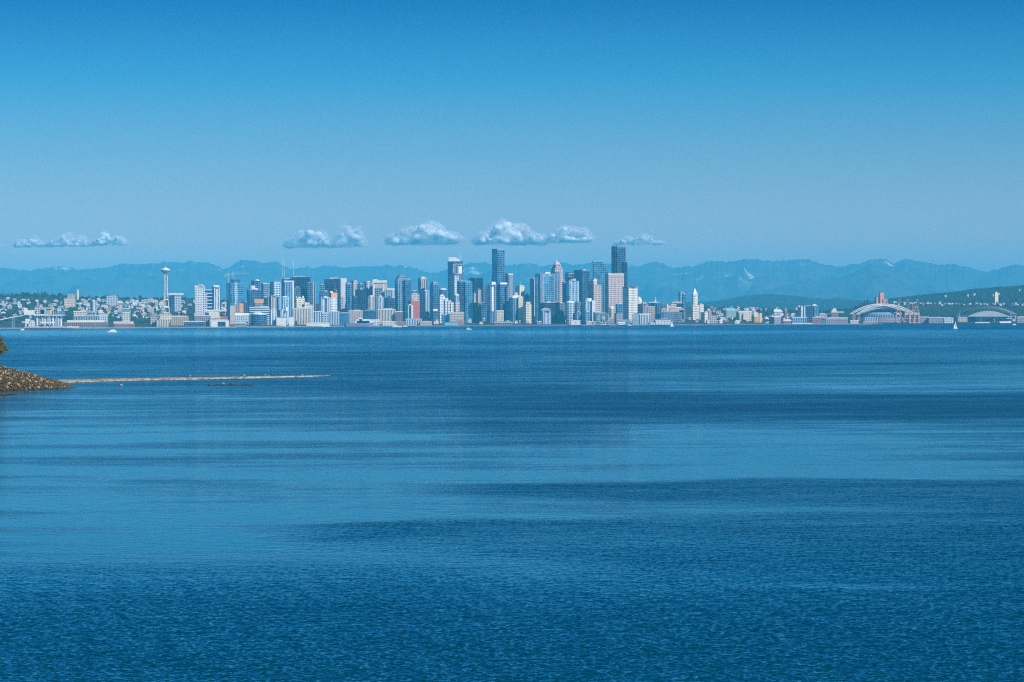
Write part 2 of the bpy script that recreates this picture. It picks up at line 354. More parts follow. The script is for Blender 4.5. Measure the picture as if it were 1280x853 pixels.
def facade(wall, glass, bay=6.0, fl=4.0, fx=.6, fy=.55, vary=.5, gm=.75):
    """wall surface with its window openings: fx, fy = share of glass across and up; UVs are metres"""
    k = ('f', wall, glass, bay, fl, fx, fy, vary, gm)
    if k in MATS: return MATS[k]
    m, n, b, out = new_mat('facade')
    uv = N(n, 'ShaderNodeUVMap', uv_map='m').outputs[0]
    sp = N(n, 'ShaderNodeSeparateXYZ'); n.links.new(uv, sp.inputs[0])
    u = math_n(n, 'DIVIDE', sp.outputs[0], bay); v = math_n(n, 'DIVIDE', sp.outputs[1], fl)
    inx = math_n(n, 'LESS_THAN', math_n(n, 'FRACT', u), fx); iny = math_n(n, 'LESS_THAN', math_n(n, 'FRACT', v), fy)
    win = math_n(n, 'MULTIPLY', inx, iny)
    cb = N(n, 'ShaderNodeCombineXYZ'); n.links.new(math_n(n, 'FLOOR', u), cb.inputs[0]); n.links.new(math_n(n, 'FLOOR', math_n(n, 'DIVIDE', v, 2.0)), cb.inputs[1])
    wn = N(n, 'ShaderNodeTexWhiteNoise', noise_dimensions='2D'); n.links.new(cb.outputs[0], wn.inputs['Vector'])
    cb2 = N(n, 'ShaderNodeCombineXYZ'); n.links.new(math_n(n, 'FLOOR', math_n(n, 'DIVIDE', u, 3.0)), cb2.inputs[0]); n.links.new(math_n(n, 'FLOOR', math_n(n, 'DIVIDE', v, 5.0)), cb2.inputs[1])
    wn2 = N(n, 'ShaderNodeTexWhiteNoise', noise_dimensions='2D'); n.links.new(cb2.outputs[0], wn2.inputs['Vector'])
    mixv = math_n(n, 'ADD', math_n(n, 'MULTIPLY', wn.outputs['Value'], .6), math_n(n, 'MULTIPLY', wn2.outputs['Value'], .4))
    wc, gc = WALL[wall], GLASS[glass]
    lo = tuple(c*(1-vary) for c in gc); hi = tuple(min(1, c*(1+1.1*vary)+.02*vary) for c in gc)
    gcol = ramp(n, mixv, [(0.15, lo), (0.85, hi)])
    f = noise_n(n, uv, 0.05, 3, 0.6)
    wcol = ramp(n, f, [(0.3, tuple(v_*0.86 for v_ in wc)), (0.7, tuple(min(1, v_*1.06) for v_ in wc))])
    mx = N(n, 'ShaderNodeMix', data_type='RGBA'); n.links.new(win, mx.inputs[0]); n.links.new(wcol, mx.inputs[6]); n.links.new(gcol, mx.inputs[7])
    n.links.new(mx.outputs[2], b.inputs['Base Color'])
    n.links.new(math_n(n, 'MULTIPLY', win, gm), b.inputs['Metallic'])
    n.links.new(math_n(n, 'MULTIPLY_ADD', win, -.62, .85), b.inputs['Roughness'])
    MATS[k] = m; return m
PRE = dict(
 whitegrid=('white', 'deep', 6, 6.5, .5, .5), whitevert=('white', 'deep', 6.3, 4, .5, 1), whitehoriz=('white', 'navy', 9, 7, 1, .5), ivorygrid=('ivory', 'smoke', 6, 7, .5, .55),
 creamgrid=('cream', 'smoke', 6, 7, .45, .45), creamvert=('cream', 'smoke', 6.2, 5, .45, 1), beigegrid=('beige', 'navy', 6, 7, .5, .45), beigevert=('beige', 'navy', 6, 5, .45, 1),
 beigehoriz=('beige', 'smoke', 8, 8, 1, .4), pinkgrid=('pink', 'smoke', 7, 8, .5, .5), pinkvert=('pink', 'deep', 9, 8, .45, 1), greygrid=('grey', 'deep', 7, 7, .6, .5), greyvert=('grey', 'deep', 6, 4, .5, 1),
 palegrid=('pale', 'deep', 7, 7, .55, .5), palevert=('pale', 'deep', 6.6, 5, .5, 1), palehoriz=('pale', 'deep', 9, 8, 1, .5), slategrid=('slate', 'navy', 7, 7, .6, .6),
 brickgrid=('brick', 'navy', 7, 7, .45, .45), mauvegrid=('mauve', 'smoke', 7, 7, .5, .5), browngrid=('brown', 'navy', 7, 7, .5, .5), tangrid=('tan', 'smoke', 7, 7, .45, .45),
 night=('dark', 'night', 9, 8, .92, .9), navy=('slate', 'navy', 9, 8, .92, .88), deep=('steel', 'deep', 9, 8, .92, .88), sea=('steel', 'sea', 9, 8, .9, .85), glsky=('pale', 'sky', 9, 8, .9, .85),
 navyvert=('steel', 'navy', 7.5, 8, .72, .9), deepvert=('steel', 'deep', 7.3, 8, .68, .9), seavert=('pale', 'sea', 7.1, 8, .66, .9), tealgl=('steel', 'teal', 9, 8, .9, .8), smoke=('grey', 'smoke', 8, 8, .85, .8),
 silver=('pale', 'silver', 9, 8, .85, .8), balcony=('pale', 'deep', 11, 7, .7, .6), greenvert=('green', 'teal', 9, 6, .5, 1), stripes=('pale', 'navy', 40, 13, 1, .7))
def M(k):
    if k in PRE: return facade(*PRE[k])
    return plain(k)

class Geo:
    def __init__(s): s.v = []; s.f = []; s.uv = []; s.smooth = False
    def poly(s, pts, uvs=None):
        i = len(s.v); s.v += [tuple(p) for p in pts]; s.f.append(tuple(range(i, i+len(pts))))
        s.uv.append(uvs or [(p[0], p[1]) for p in pts])
    def prism(s, base, z0, z1, top=None, cap=True, bottom=False):
        top = top or base; n = len(base); L = 0
        for i in range(n):
            a, b = base[i], base[(i+1) % n]; c, d = top[(i+1) % n], top[i]
            l = math.hypot(b[0]-a[0], b[1]-a[1])
            s.poly([(a[0], a[1], z0), (b[0], b[1], z0), (c[0], c[1], z1), (d[0], d[1], z1)], [(L, z0), (L+l, z0), (L+l, z1), (L, z1)]); L += l
        if cap: s.poly([(p[0], p[1], z1) for p in top])
        if bottom: s.poly([(p[0], p[1], z0) for p in base][::-1])
    def box(s, x0, x1, y0, y1, z0, z1):
        s.prism([(x0, y0), (x1, y0), (x1, y1), (x0, y1)], z0, z1, bottom=True)
    def bar(s, a, b, r, n=6, r2=None):
        a, b = Vector(a), Vector(b); d = (b-a).normalized()
        u = d.orthogonal().normalized(); w_ = d.cross(u); r2 = r if r2 is None else r2
        A = [a+(u*math.cos(6.28318*i/n)+w_*math.sin(6.28318*i/n))*r for i in range(n)]
        B = [b+(u*math.cos(6.28318*i/n)+w_*math.sin(6.28318*i/n))*r2 for i in range(n)]
        for i in range(n): j = (i+1) % n; s.poly([A[i], A[j], B[j], B[i]])
        s.poly(A[::-1]); s.poly(B)
    def lathe(s, prf, n=24, c=(0, 0), a0=0.0, a1=2*math.pi):
        for (r0, z0), (r1, z1) in zip(prf, prf[1:]):
            for i in range(n):
                t0, t1 = a0+(a1-a0)*i/n, a0+(a1-a0)*(i+1)/n
                p = [(c[0]+r0*math.cos(t0), c[1]+r0*math.sin(t0), z0), (c[0]+r0*math.cos(t1), c[1]+r0*math.sin(t1), z0), (c[0]+r1*math.cos(t1), c[1]+r1*math.sin(t1), z1), (c[0]+r1*math.cos(t0), c[1]+r1*math.sin(t0), z1)]
                rr = max(r0, r1)
                if r0 < 1e-6: p = p[1:]; s.poly(p, [(rr*t1, z0), (rr*t1, z1), (rr*t0, z1)])
                elif r1 < 1e-6: p = p[:3]; s.poly(p, [(rr*t0, z0), (rr*t1, z0), (rr*t1, z1)])
                else: s.poly(p, [(rr*t0, z0), (rr*t1, z0), (rr*t1, z1), (rr*t0, z1)])
    def build(s, name, mat_, parent=None, smooth=False):
        me = bpy.data.meshes.new(name); me.from_pydata(s.v, [], s.f)
        uvl = me.uv_layers.new(name='m')
        flat = [c for f in s.uv for uv_ in f for c in uv_]
        uvl.data.foreach_set('uv', flat)
        me.materials.append(mat_ if not isinstance(mat_, str) else M(mat_))
        if smooth: me.shade_smooth()
        o = link(bpy.data.objects.new(name, me))
        if parent is not None: o.parent = parent
        return o
def thing(name, label, cat, loc=(0, 0, 0), rz=0.0, group=None):
    o = link(bpy.data.objects.new(name, None)); o.location = loc; o.rotation_euler = (0, 0, rz)
    o['label'] = label; o['category'] = cat
    if group: o['group'] = group
    o.empty_display_size = 5
    return o
def tag(o, label, cat, group=None):
    o['label'] = label; o['category'] = cat
    if group: o['group'] = group
    return o
ANG = R(32)
def footprint(x0, x1, sp, depth=None, y0=0.0):
    """plan whose two street faces show as the shares sp (left, shaded) and 1-sp (right, sunlit) of its width"""
    W = x1-x0
    if sp <= 0.02:
        d = depth or max(12, W*.8)
        return [(x0, y0), (x1, y0), (x1, y0+d), (x0, y0+d)]
    wr, dl = (1-sp)*W/math.cos(ANG), sp*W/math.sin(ANG)
    k = Vector((x0+sp*W, y0)); u = Vector((math.cos(ANG), math.sin(ANG))); v = Vector((-math.sin(ANG), math.cos(ANG)))
    return [tuple(k), tuple(k+u*wr), tuple(k+u*wr+v*dl), tuple(k+v*dl)]
def inset(poly, d):
    cx = sum(p[0] for p in poly)/len(poly); cy = sum(p[1] for p in poly)/len(poly)
    r = []
    for p in poly:
        l = math.hypot(p[0]-cx, p[1]-cy); k = max(0.0, (l-d)/l); r.append((cx+(p[0]-cx)*k, cy+(p[1]-cy)*k))
    return r
LM = []           # landmarks: (px, py, phrase)
USED = []         # px boxes of named buildings
def building(label, pieces, dY=100, name='building', cat='building', sp=0.3, lm=None, group=None):
    """pieces: (part, kind, x0, x1, ytop, ybottom or None, material[, split or depth offset])"""
    x0 = min(p[2] for p in pieces); x1 = max(p[3] for p in pieces); xc = (x0+x1)/2
    Y = shore(xc)+dY
    zb = min(hill_z(x0, Y), hill_z(x1, Y), hill_z(xc, Y))-2
    base = Vector((wx(xc, Y), Y, zb))
    root = thing(name, label, cat, base, 0, group)
    ref = None
    for pc in pieces:
        q_ = pc[7] if len(pc) > 7 else sp
        if pc[1] == 'box' and q_ > .02:
            X0, X1 = wx(pc[2], Y, pc[4])-base.x, wx(pc[3], Y, pc[4])-base.x; ref = (X0+q_*(X1-X0), X0, X1); break
    for pc in pieces:
        part, kind, a, b, yt, yb, mt = pc[:7]
        s_ = pc[7] if len(pc) > 7 else sp
        oy = pc[8] if len(pc) > 8 else 0.0
        X0, X1 = wx(a, Y, yt)-base.x, wx(b, Y, yt)-base.x
        z1 = wz((a+b)/2, yt, Y)-zb; z0 = 0.0 if yb is None else wz((a+b)/2, yb, Y)-zb
        g = Geo()
        fp = footprint(X0, X1, s_, None, oy)
        W = X1-X0; cx, cy = (X0+X1)/2, oy+W/2
        sm = False
        if kind == 'box':
            g.prism(fp, z0, z1, bottom=True)
            if yb is None and W > 14 and part not in ('roof',) and z1-z0 > 8:    # parapet and roof plant
                h_ = int(abs(a*37+yt*11)) % 7
                rp = Geo(); q = inset(fp, W*(.22+.02*h_)); o_ = W*.05*(h_-3); q = [(x_+o_*.6, y_+2) for x_, y_ in q]; rp.prism(q, z1-1.0, z1+1.5+min(5.5, W*.05)*(.5+h_*.13)); rp.build('roof_plant', ('grey', 'pale', 'steel', 'slate', 'beige')[h_ % 5], root)
                if part == 'shaft' and h_ in (1, 4) and W > 25:
                    ms = Geo(); xm = (X0+X1)/2+o_; ms.bar((xm, oy+W*.4, z1), (xm, oy+W*.4, z1+12+h_*2), .8, 5, .25); ms.build('roof_mast', 'pale', root)
                if W > 25 and part in ('shaft', 'wing', 'wall'):
                    pr = Geo(); n_ = len(fp)
                    for i_ in range(n_):
                        A, B_ = Vector((*fp[i_], z1-.6)), Vector((*fp[(i_+1) % n_], z1-.6)); pr.bar(A, B_, .9, 4)
                    pr.build('parapet', ('steel', 'grey', 'pale')[h_ % 3], root)
        elif kind == 'bar' and ref and ref[1] < (X0+X1)/2 < ref[2]:      # lies along the street face it stands on
            kx = ref[0]
            if X1 > kx+1: X0 = max(X0, kx); ya, yb2 = (X0-kx)*math.tan(ANG), (X1-kx)*math.tan(ANG)
            else: X1 = min(X1, kx); ya, yb2 = (kx-X0)/math.tan(ANG), (kx-X1)/math.tan(ANG)
            g.prism([(X0, ya-1.4), (X1, yb2-1.4), (X1, yb2+2.5), (X0, ya+2.5)], z0, z1, bottom=True)
        elif kind == 'bar': g.box(X0, X1, oy, oy+max(4, W*.3 if W < 30 else 12), z0, z1)
        elif kind == 'round': g.lathe([(W/2, z0), (W/2, z1), (0, z1)], 20, (cx, cy)); sm = False
        elif kind == 'dome': g.lathe([(W/2*math.cos(t), z0+(z1-z0)*math.sin(t)) for t in [i*math.pi/12 for i in range(7)]], 20, (cx, cy)); sm = True
        elif kind == 'pyramid':
            c = (sum(p[0] for p in fp)/4, sum(p[1] for p in fp)/4); g.prism(fp, z0, z1, [(lerp(c[0], p[0], .02), lerp(c[1], p[1], .02)) for p in fp], bottom=True)
        elif kind == 'taper':
            g.prism(fp, z0, z1, inset(fp, W*.16), bottom=True)
        elif kind == 'gable':
            r0 = [(X0, oy, z0), (X1, oy, z0), (X1, oy+W*.6, z0), (X0, oy+W*.6, z0)]; m1, m2 = (X0, oy+W*.3, z1), (X1, oy+W*.3, z1)
            g.poly([r0[0], r0[1], m2, m1]); g.poly([r0[2], r0[3], m1, m2]); g.poly([r0[1], r0[2], m2]); g.poly([r0[3], r0[0], m1]); g.poly(r0[::-1])
        elif kind == 'vault':     # barrel roof seen from its end
            n = 10; pts = [(cx-W/2*math.cos(math.pi*i/n), z0+(z1-z0)*math.sin(math.pi*i/n)) for i in range(n+1)]; d = 30
            for p, q in zip(pts, pts[1:]): g.poly([(p[0], oy, p[1]), (q[0], oy, q[1]), (q[0], oy+d, q[1]), (p[0], oy+d, p[1])])
            g.poly([(p[0], oy, p[1]) for p in pts][::-1]); g.poly([(p[0], oy+d, p[1]) for p in pts])
        elif kind == 'slantr':    # top falls to the right: s_ = share of the width left flat; z at the right = halfway to z0
            xs = lerp(X0, X1, .62); zl = z1; zr = lerp(z0, z1, s_)
            f = [(X0, z0), (X1, z0), (X1, zr), (xs, zl), (X0, zl)]; d = W*.8
            for (p, q) in zip(f, f[1:]+f[:1]): g.poly([(p[0], oy+d, p[1]), (p[0], oy, p[1]), (q[0], oy, q[1]), (q[0], oy+d, q[1])][::-1], [(0, p[1]), (d, p[1]), (d, q[1]), (0, q[1])][::-1])
            g.poly([(p[0], oy, p[1]) for p in f], [(p[0], p[1]) for p in f]); g.poly([(p[0], oy+d, p[1]) for p in f][::-1])
        elif kind == 'mast': g.bar((cx, oy+4, z0), (cx, oy+4, z1), W/2, 6, W/5)
        o = g.build(part, mt, root, sm)
    if name != 'house': USED.append((x0, x1, min(p[4] for p in pieces)))
    if lm: LM.append(((x0+x1)/2, min(p[4] for p in pieces), lm))
    return root
# ------------------------------------------------------------------ the named towers and blocks, left to right
G = None
T = 'tower'
def tw(label, pieces, dY=300, sp=.3, lm=None, name='tower', cat='tower', group=None): return building(label, pieces, dY, name, cat, sp, lm, group)
def bk(label, pieces, dY=60, sp=0, lm=None, name='building', cat='building'): return building(label, pieces, dY, name, cat, sp, lm)
# Queen Anne side
bk('beige stepped apartment block high on the left hillside', [('wall', 'box', 80, 93, 373, None, 'creamgrid'), ('upper_storeys', 'box', 84, 93, 368.5, 373, 'beigegrid'), ('roof', 'box', 86, 91, 367.6, 368.5, 'tan')], 2300, lm='the beige hillside block')
bk('slim cream water tower standing on the left hill crest', [('shaft', 'round', 95, 98.3, 363.2, None, 'cream'), ('cap', 'dome', 95, 98.3, 362, 363.2, 'tan')], 3300, name='water_tower', cat='tower', lm='the cream water tower')
bk('white tall apartment slab with shaded left end on mid hillside', [('wall', 'box', 112, 121, 376.2, None, 'whitevert', .35)], 1750, name='apartment_block', lm='the white hillside slab')
bk('long pale terrace of flats under the hill crest', [('wall', 'box', 133, 146, 370.7, None, 'palegrid'), ('roof', 'bar', 133, 146, 370, 370.7, 'white')], 2500)
bk('long teal shed low on the left hill, right of the grain silos', [('wall', 'box', 152, 162, 386, None, 'teal'), ('roof', 'bar', 151.5, 162.5, 385, 386, 'pale')], 900)
bk('cream six bay warehouse beside the park, left of the needle tower', [('wall', 'box', 153, 162, 391.3, None, 'ivorygrid'), ('roof', 'bar', 153, 162, 390.4, 391.3, 'white')], 500)
bk('white and cream office block at the foot of the left hill', [('wall', 'box', 92, 107, 390, None, 'creamgrid'), ('roof', 'bar', 91.5, 107.5, 388.8, 390, 'ivory')], 700)
bk('low white office with square blue windows behind the long brown shed', [('wall', 'box', 93, 123, 395, None, 'greyvert'), ('roof', 'bar', 92.5, 106, 394.2, 395, 'ivory')], 300)
bk('white framed open block with grey side, right end of long shed', [('wall', 'box', 124, 134, 394.5, None, 'palegrid'), ('roof', 'bar', 123.5, 134.5, 393.3, 394.5, 'white')], 300)
bk('very long brown waterfront shed with cream roof edge', [('wall', 'box', 80, 129, 403, None, 'browngrid'), ('roof', 'bar', 84, 129.5, 400.4, 403, 'ivory'), ('door', 'bar', 117, 119, 404, 409, 'brick', 0, -1)], 60, lm='the long brown shed', name='warehouse', cat='warehouse')
bk('long reddish waterfront shed with two cream roof stripes', [('wall', 'box', 143, 166, 405, None, 'brickgrid'), ('roof', 'bar', 142, 166.5, 402.2, 403.6, 'ivory'), ('fascia', 'bar', 142, 166.5, 403.6, 405, 'tan')], 60, lm='the striped shed', name='warehouse', cat='warehouse')
# around the needle tower
bk('white roofed arena hall with dark blue front behind the needle tower', [('wall', 'box', 212, 218, 369, None, 'navy'), ('wing', 'box', 218, 226, 369.6, None, 'palegrid'), ('roof', 'bar', 210.5, 229, 366.6, 369, 'white')], 1900, lm='the white roofed arena hall', name='arena_hall')
bk('cream waterfront apartment house with bays, below the needle tower', [('wall', 'box', 195, 210, 400, None, 'creamvert'), ('upper_storeys', 'box', 199, 213, 393.6, 400, 'creamgrid', 0, 20), ('roof', 'bar', 198.5, 213.5, 392.6, 393.6, 'tan', 0, 20)], 120, lm='the cream bay-fronted flats', name='apartment_block')
bk('pinkish low block left of the cream bay-fronted flats', [('wall', 'box', 188, 199, 397.5, None, 'beigegrid'), ('roof', 'bar', 188, 199, 396.8, 397.5, 'pink')], 200)
bk('tan flat block with many windows, right of the bay-fronted flats', [('wall', 'box', 213, 234, 396, None, 'tangrid'), ('roof', 'bar', 213, 234, 395, 396, 'ivory')], 260)
bk('dark glass waterfront office with pale roof line, left of white gallery', [('wall', 'box', 230, 255, 402.5, None, 'navy'), ('roof', 'bar', 229, 255, 401.4, 402.5, 'pale')], 70, lm='the dark waterfront office')
bk('brownish four storey flats above the dark waterfront office', [('wall', 'box', 243, 262, 395.2, None, 'mauvegrid'), ('roof', 'bar', 243, 262, 394.4, 395.2, 'white'), ('penthouse', 'box', 245, 250, 392.6, 394.4, 'beige')], 200)
bk('white framed waterfront gallery with wide black window', [('wall', 'box', 264, 285, 401, None, 'white'), ('window', 'bar', 272.5, 282, 402.5, 408, 'night', 0, -1.5), ('roof', 'bar', 262, 285.5, 400.2, 401, 'white')], 60, lm='the white waterfront gallery')
bk('low building under a bright red mural wall', [('wall', 'box', 262, 283, 397.6, None, 'grey'), ('mural', 'bar', 276, 283.5, 395.4, 399, 'red', 0, -1)], 140)
bk('white low hall with pale roof below the twin white slabs', [('wall', 'box', 261, 274, 389.5, None, 'ivory'), ('roof', 'bar', 244, 282, 387.3, 389.5, 'white')], 500, lm='the white low hall')
bk('curved white terminal with long canopy on the quay', [('wall', 'box', 292, 308, 404.4, None, 'slate'), ('roof', 'vault', 292, 308.5, 402.6, 405.5, 'pale')], 50, name='terminal')
bk('two tier white roofed pavilion left of the round glass office', [('wall', 'box', 294, 310, 394.6, None, 'palegrid'), ('roof', 'gable', 293, 311, 391.6, 394.6, 'white')], 300)
tw('left white slab of the twin pair, gridded with square windows', [('shaft', 'box', 243.5, 252, 359.3, None, 'whitegrid'), ('side_wing', 'box', 251, 255.5, 358, None, 'palegrid', .0, 8), ('roof', 'box', 243.3, 252, 357.2, 359.3, 'white'), ('lift_house', 'box', 248.5, 254, 355.8, 358.5, 'pale')], 500, .0, lm='the left white slab')
tw('right white slab of the twin pair with dark stacked balconies', [('shaft', 'box', 264, 274, 358.6, None, 'whitevert', .3), ('balconies', 'bar', 254.5, 265, 362, 388, 'stripes', 0, 4), ('stair_wing', 'box', 253.5, 259, 366, None, 'palegrid', 0, 2), ('roof', 'box', 268.5, 273.8, 356.8, 359.2, 'white'), ('roof_frame', 'bar', 259, 269, 356.6, 358.4, 'pale', 0, 6)], 520, .0, lm='the right white slab')
tw('blue glass tower with one vertical white stripe, cranes above', [('shaft', 'box', 282.2, 302.6, 353.8, None, 'deep', .28), ('white_fin', 'bar', 292, 296.6, 353.2, 382, 'seavert', 0, -3), ('crown', 'box', 287.5, 299.5, 349.4, 353.8, 'navy', .3, 6), ('corner_bay', 'bar', 283, 286.5, 353, 374, 'glsky', 0, -1)], 480, .28, lm='the white-striped blue tower')
tw('small orange fronted block at the foot of the white-striped blue tower', [('wall', 'box', 287.5, 294, 382.4, None, 'pink')], 330, 0, name='building', cat='building')
tw('tall orange ended block right of the white-striped tower foot', [('wall', 'box', 295, 304, 380, None, 'mauvegrid'), ('end_wall', 'bar', 299.3, 303.8, 379.6, 391, 'orange', 0, -1.5)], 340, 0, name='building', cat='building')
tw('stocky dark blue glass tower with white rooftop drum', [('shaft', 'box', 308, 325.5, 362, None, 'navy', .15), ('drum', 'round', 311, 318.6, 357.2, 362, 'pale', 0, 6), ('base', 'box', 304, 310, 378, None, 'deep', 0, 2)], 560, .15, lm='the stocky blue tower')
tw('dark tower with white ball roof behind the stocky blue tower', [('shaft', 'box', 313.3, 324.6, 351, None, 'deep', .4), ('roof_ball', 'dome', 319, 324, 349.2, 351.4, 'white')], 900, .4)
tw('unfinished building wrapped orange at its top', [('shaft', 'box', 318.5, 328.5, 378.5, None, 'mauvegrid'), ('wrapped_top', 'box', 318, 329, 374, 378.5, 'orange')], 420, 0, name='building', cat='building', lm='the orange wrapped building')
tw('grey lattice glass tower between stocky blue and green towers', [('shaft', 'box', 326, 336.4, 354.6, None, 'smoke'), ('shoulder', 'box', 327, 331, 353.6, 354.6, 'grey'), ('podium', 'box', 327.5, 335, 372, None, 'navy', 0, -6)], 620, .3)
tw('grey green tower with paler left edge and flat cap', [('shaft', 'box', 336.5, 350.4, 353.6, None, 'balcony', .4), ('cap', 'box', 338, 349.5, 352.2, 353.6, 'steel', .4, 3)], 640, .4, lm='the grey green tower')
tw('beige tower with brown vertical stripes and dark rooftop notch', [('shaft', 'box', 336, 345.6, 370.4, None, 'beigevert', .25), ('roof', 'box', 340.8, 344.6, 369.2, 370.4, 'beige', 0, 3)], 380, .25, lm='the beige striped tower')
tw('slim grey residential tower right of the beige striped tower', [('shaft', 'box', 345.8, 352, 371, None, 'greyvert')], 420)
tw('boxy grey glass tower with pale outer frame', [('shaft', 'box', 352.3, 366.6, 352, None, 'deepvert', .2), ('frame', 'bar', 365.2, 366.9, 352, 385, 'pale', 0, -2), ('parapet', 'box', 352, 366.8, 351, 352.6, 'pale', .2, 1)], 560, .2, lm='the grey framed tower')
tw('dark flat topped block just behind the grey framed tower', [('shaft', 'box', 352, 365, 348.6, None, 'navy')], 900, .2)
tw('cyan and white banded tower below the grey framed tower', [('shaft', 'box', 351.6, 361, 371.2, None, 'seavert', .15), ('roof', 'box', 353, 359, 370.4, 371.2, 'white')], 380, .15)
tw('very wide dark blue office block, the darkest on left side', [('shaft', 'box', 364.2, 387, 346.2, None, 'night', .0), ('lower_wing', 'box', 367, 376, 359.5, None, 'tealgl', 0, -10)], 760, 0, lm='the wide dark block')
tw('slim blue tower with pinkish right edge beside the wide dark block', [('shaft', 'box', 384.2, 390, 353.4, None, 'deep', .0), ('pink_bay', 'box', 389.6, 394, 352, None, 'pinkvert', 0, 2)], 620, 0)
tw('beige hotel with battlement roof line', [('shaft', 'box', 368, 380.5, 373, None, 'creamgrid', .2), ('turret', 'bar', 369, 371, 370.6, 373, 'cream'), ('turret', 'bar', 377.6, 379.5, 370, 373, 'cream'), ('lift_house', 'bar', 372.5, 376, 371.4, 373, 'ivory'), ('lower_wing', 'box', 380, 384, 377.6, None, 'creamgrid')], 460, .2, lm='the battlemented hotel', name='hotel')
tw('white stepped block right of the battlemented hotel', [('shaft', 'box', 378.5, 391, 380.8, None, 'whitegrid'), ('stair', 'bar', 384.5, 387, 378.6, 381, 'white')], 430, 0, name='building', cat='building')
bk('row of cream ribbed flats above the waterfront trees', [('wall', 'box', 365, 388, 386, None, 'creamvert'), ('wing', 'box', 388, 392, 387, None, 'palegrid'), ('roof', 'bar', 365, 388, 385.3, 386, 'ivory')], 260, lm='the cream ribbed flats', name='apartment_block')
bk('wide blue flat roofed office above the round glass office', [('wall', 'box', 312, 336, 385, None, 'palehoriz'), ('roof', 'bar', 311.5, 336, 383.8, 385, 'pale'), ('penthouse', 'box', 325, 334, 382.8, 384, 'white')], 330)
bk('round dark glass office under shallow white dome', [('wall', 'round', 312, 333, 393.4, None, 'navy'), ('band', 'round', 312.2, 332.8, 392.6, 393.6, 'white'), ('roof', 'dome', 314, 329, 390.4, 392.7, 'white')], 200, lm='the round glass office')
bk('white flats with shaded left bays, right of round glass office', [('wall', 'box', 335, 345.5, 387, None, 'whitevert', .3)], 240, .3)
bk('pale flats with grey bays behind the bright white pavilion', [('wall', 'box', 346, 359, 388, None, 'palevert', .3), ('lift_house', 'box', 356.5, 359.5, 384.5, 389, 'ivory')], 260, .3)
bk('bright white low pavilion above the waterfront trees', [('wall', 'box', 345.5, 357.4, 397, None, 'white'), ('wing', 'box', 361, 367, 397, None, 'white'), ('roof', 'bar', 345, 357.6, 396.2, 397, 'brick')], 110, lm='the bright white pavilion')
tw('dark green glass block stepping up to the dark slab', [('shaft', 'box', 400.4, 406, 356.2, None, 'tealgl'), ('lower', 'box', 399, 411, 364.6, None, 'deep', 0, -6)], 700, 0)
tw('broad dark blue slab left of the bare white slab', [('shaft', 'box', 405.2, 425.4, 348.8, None, 'night', .0), ('roof_plant_screen', 'box', 418, 425, 347.8, 348.8, 'slate')], 760, 0, lm='the broad dark slab')
tw('bare white slab with greenish lower windows', [('shaft', 'box', 425.6, 433, 348, None, 'white', 0), ('lower_front', 'bar', 425.8, 430.6, 371, 388, 'palegrid', 0, -2)], 740, 0, lm='the bare white slab')
tw('white twin bay apartment tower left of the orange topped one', [('shaft', 'box', 398.6, 407, 372.6, None, 'whitevert', .3), ('shaft', 'box', 406, 413, 372, None, 'whitevert', .35), ('lift_house', 'box', 403, 409, 370.8, 373, 'white')], 300, .3, lm='the white twin bay tower')
tw('unfinished white tower with orange scaffold top under a leaning crane', [('shaft', 'box', 410.6, 421.2, 371.6, None, 'whitegrid', .3), ('scaffold', 'box', 411, 421.5, 366, 371.6, 'orange', .3), ('formwork', 'box', 411.4, 416, 364.4, 366, 'white', .3)], 340, .3, lm='the orange scaffold tower')
tw('blue grey slab with dark vertical slot', [('shaft', 'box', 431.6, 439.6, 354.6, None, 'deep', .25), ('cap', 'box', 432.6, 438.8, 353, 354.6, 'slate', .2, 2), ('slot', 'bar', 435.4, 437, 356, 388, 'navy', 0, -2)], 420, .25)
tw('pale tower with pinkish side balconies behind blue grey slab', [('shaft', 'box', 437, 447.2, 352, None, 'pinkgrid', .45), ('roof', 'box', 440, 446, 351, 352, 'ivory', .4, 3)], 700, .45)
tw('dark teal tower between pink balconies and pale ribbed slab', [('shaft', 'box', 446, 455.5, 355, None, 'deep', .4), ('front_block', 'box', 444, 457, 362, None, 'night', .3, -20), ('front_block', 'box', 439, 449, 371, None, 'navy', .3, -30)], 560, .4)
tw('pale ribbed slab left of the white arched hotel', [('shaft', 'box', 453, 466, 353, None, 'palevert', .35), ('roof', 'box', 458, 462, 351.4, 353, 'white', .3, 3)], 700, .35, lm='the pale ribbed slab')
tw('white arched hotel with dark window row and deep recess', [('frame', 'box', 465.5, 483.6, 354.8, None, 'beige', 0), ('crown', 'bar', 465.5, 483.6, 350.6, 353.8, 'ivory', 0, -1), ('window_row', 'bar', 467.5, 482.5, 353.8, 354.8, 'navy', 0, 1), ('recess', 'bar', 468.5, 478, 360, 372, 'smoke', 0, -1), ('pier', 'bar', 466, 468.2, 355, 386, 'white', 0, -2), ('pier', 'bar', 478.2, 480, 355, 386, 'white', 0, -2), ('lift_house', 'bar', 466.5, 472, 349.4, 351, 'white', 0, 3)], 660, 0, lm='the white arched hotel', name='hotel')
tw('left round white hotel drum in front of the arched hotel', [('shaft', 'round', 458.4, 468, 370.8, None, 'creamvert'), ('cap', 'round', 461, 466, 369.4, 370.8, 'ivory', 0, 6)], 400, 0, lm='the left round drum', name='hotel', group=None)
tw('right round grey hotel drum in front of the arched hotel', [('shaft', 'round', 468.2, 479.4, 371.2, None, 'palevert'), ('cap', 'round', 472.6, 477, 369.6, 371.2, 'pale', 0, 6)], 420, 0, lm='the right round drum', name='hotel')
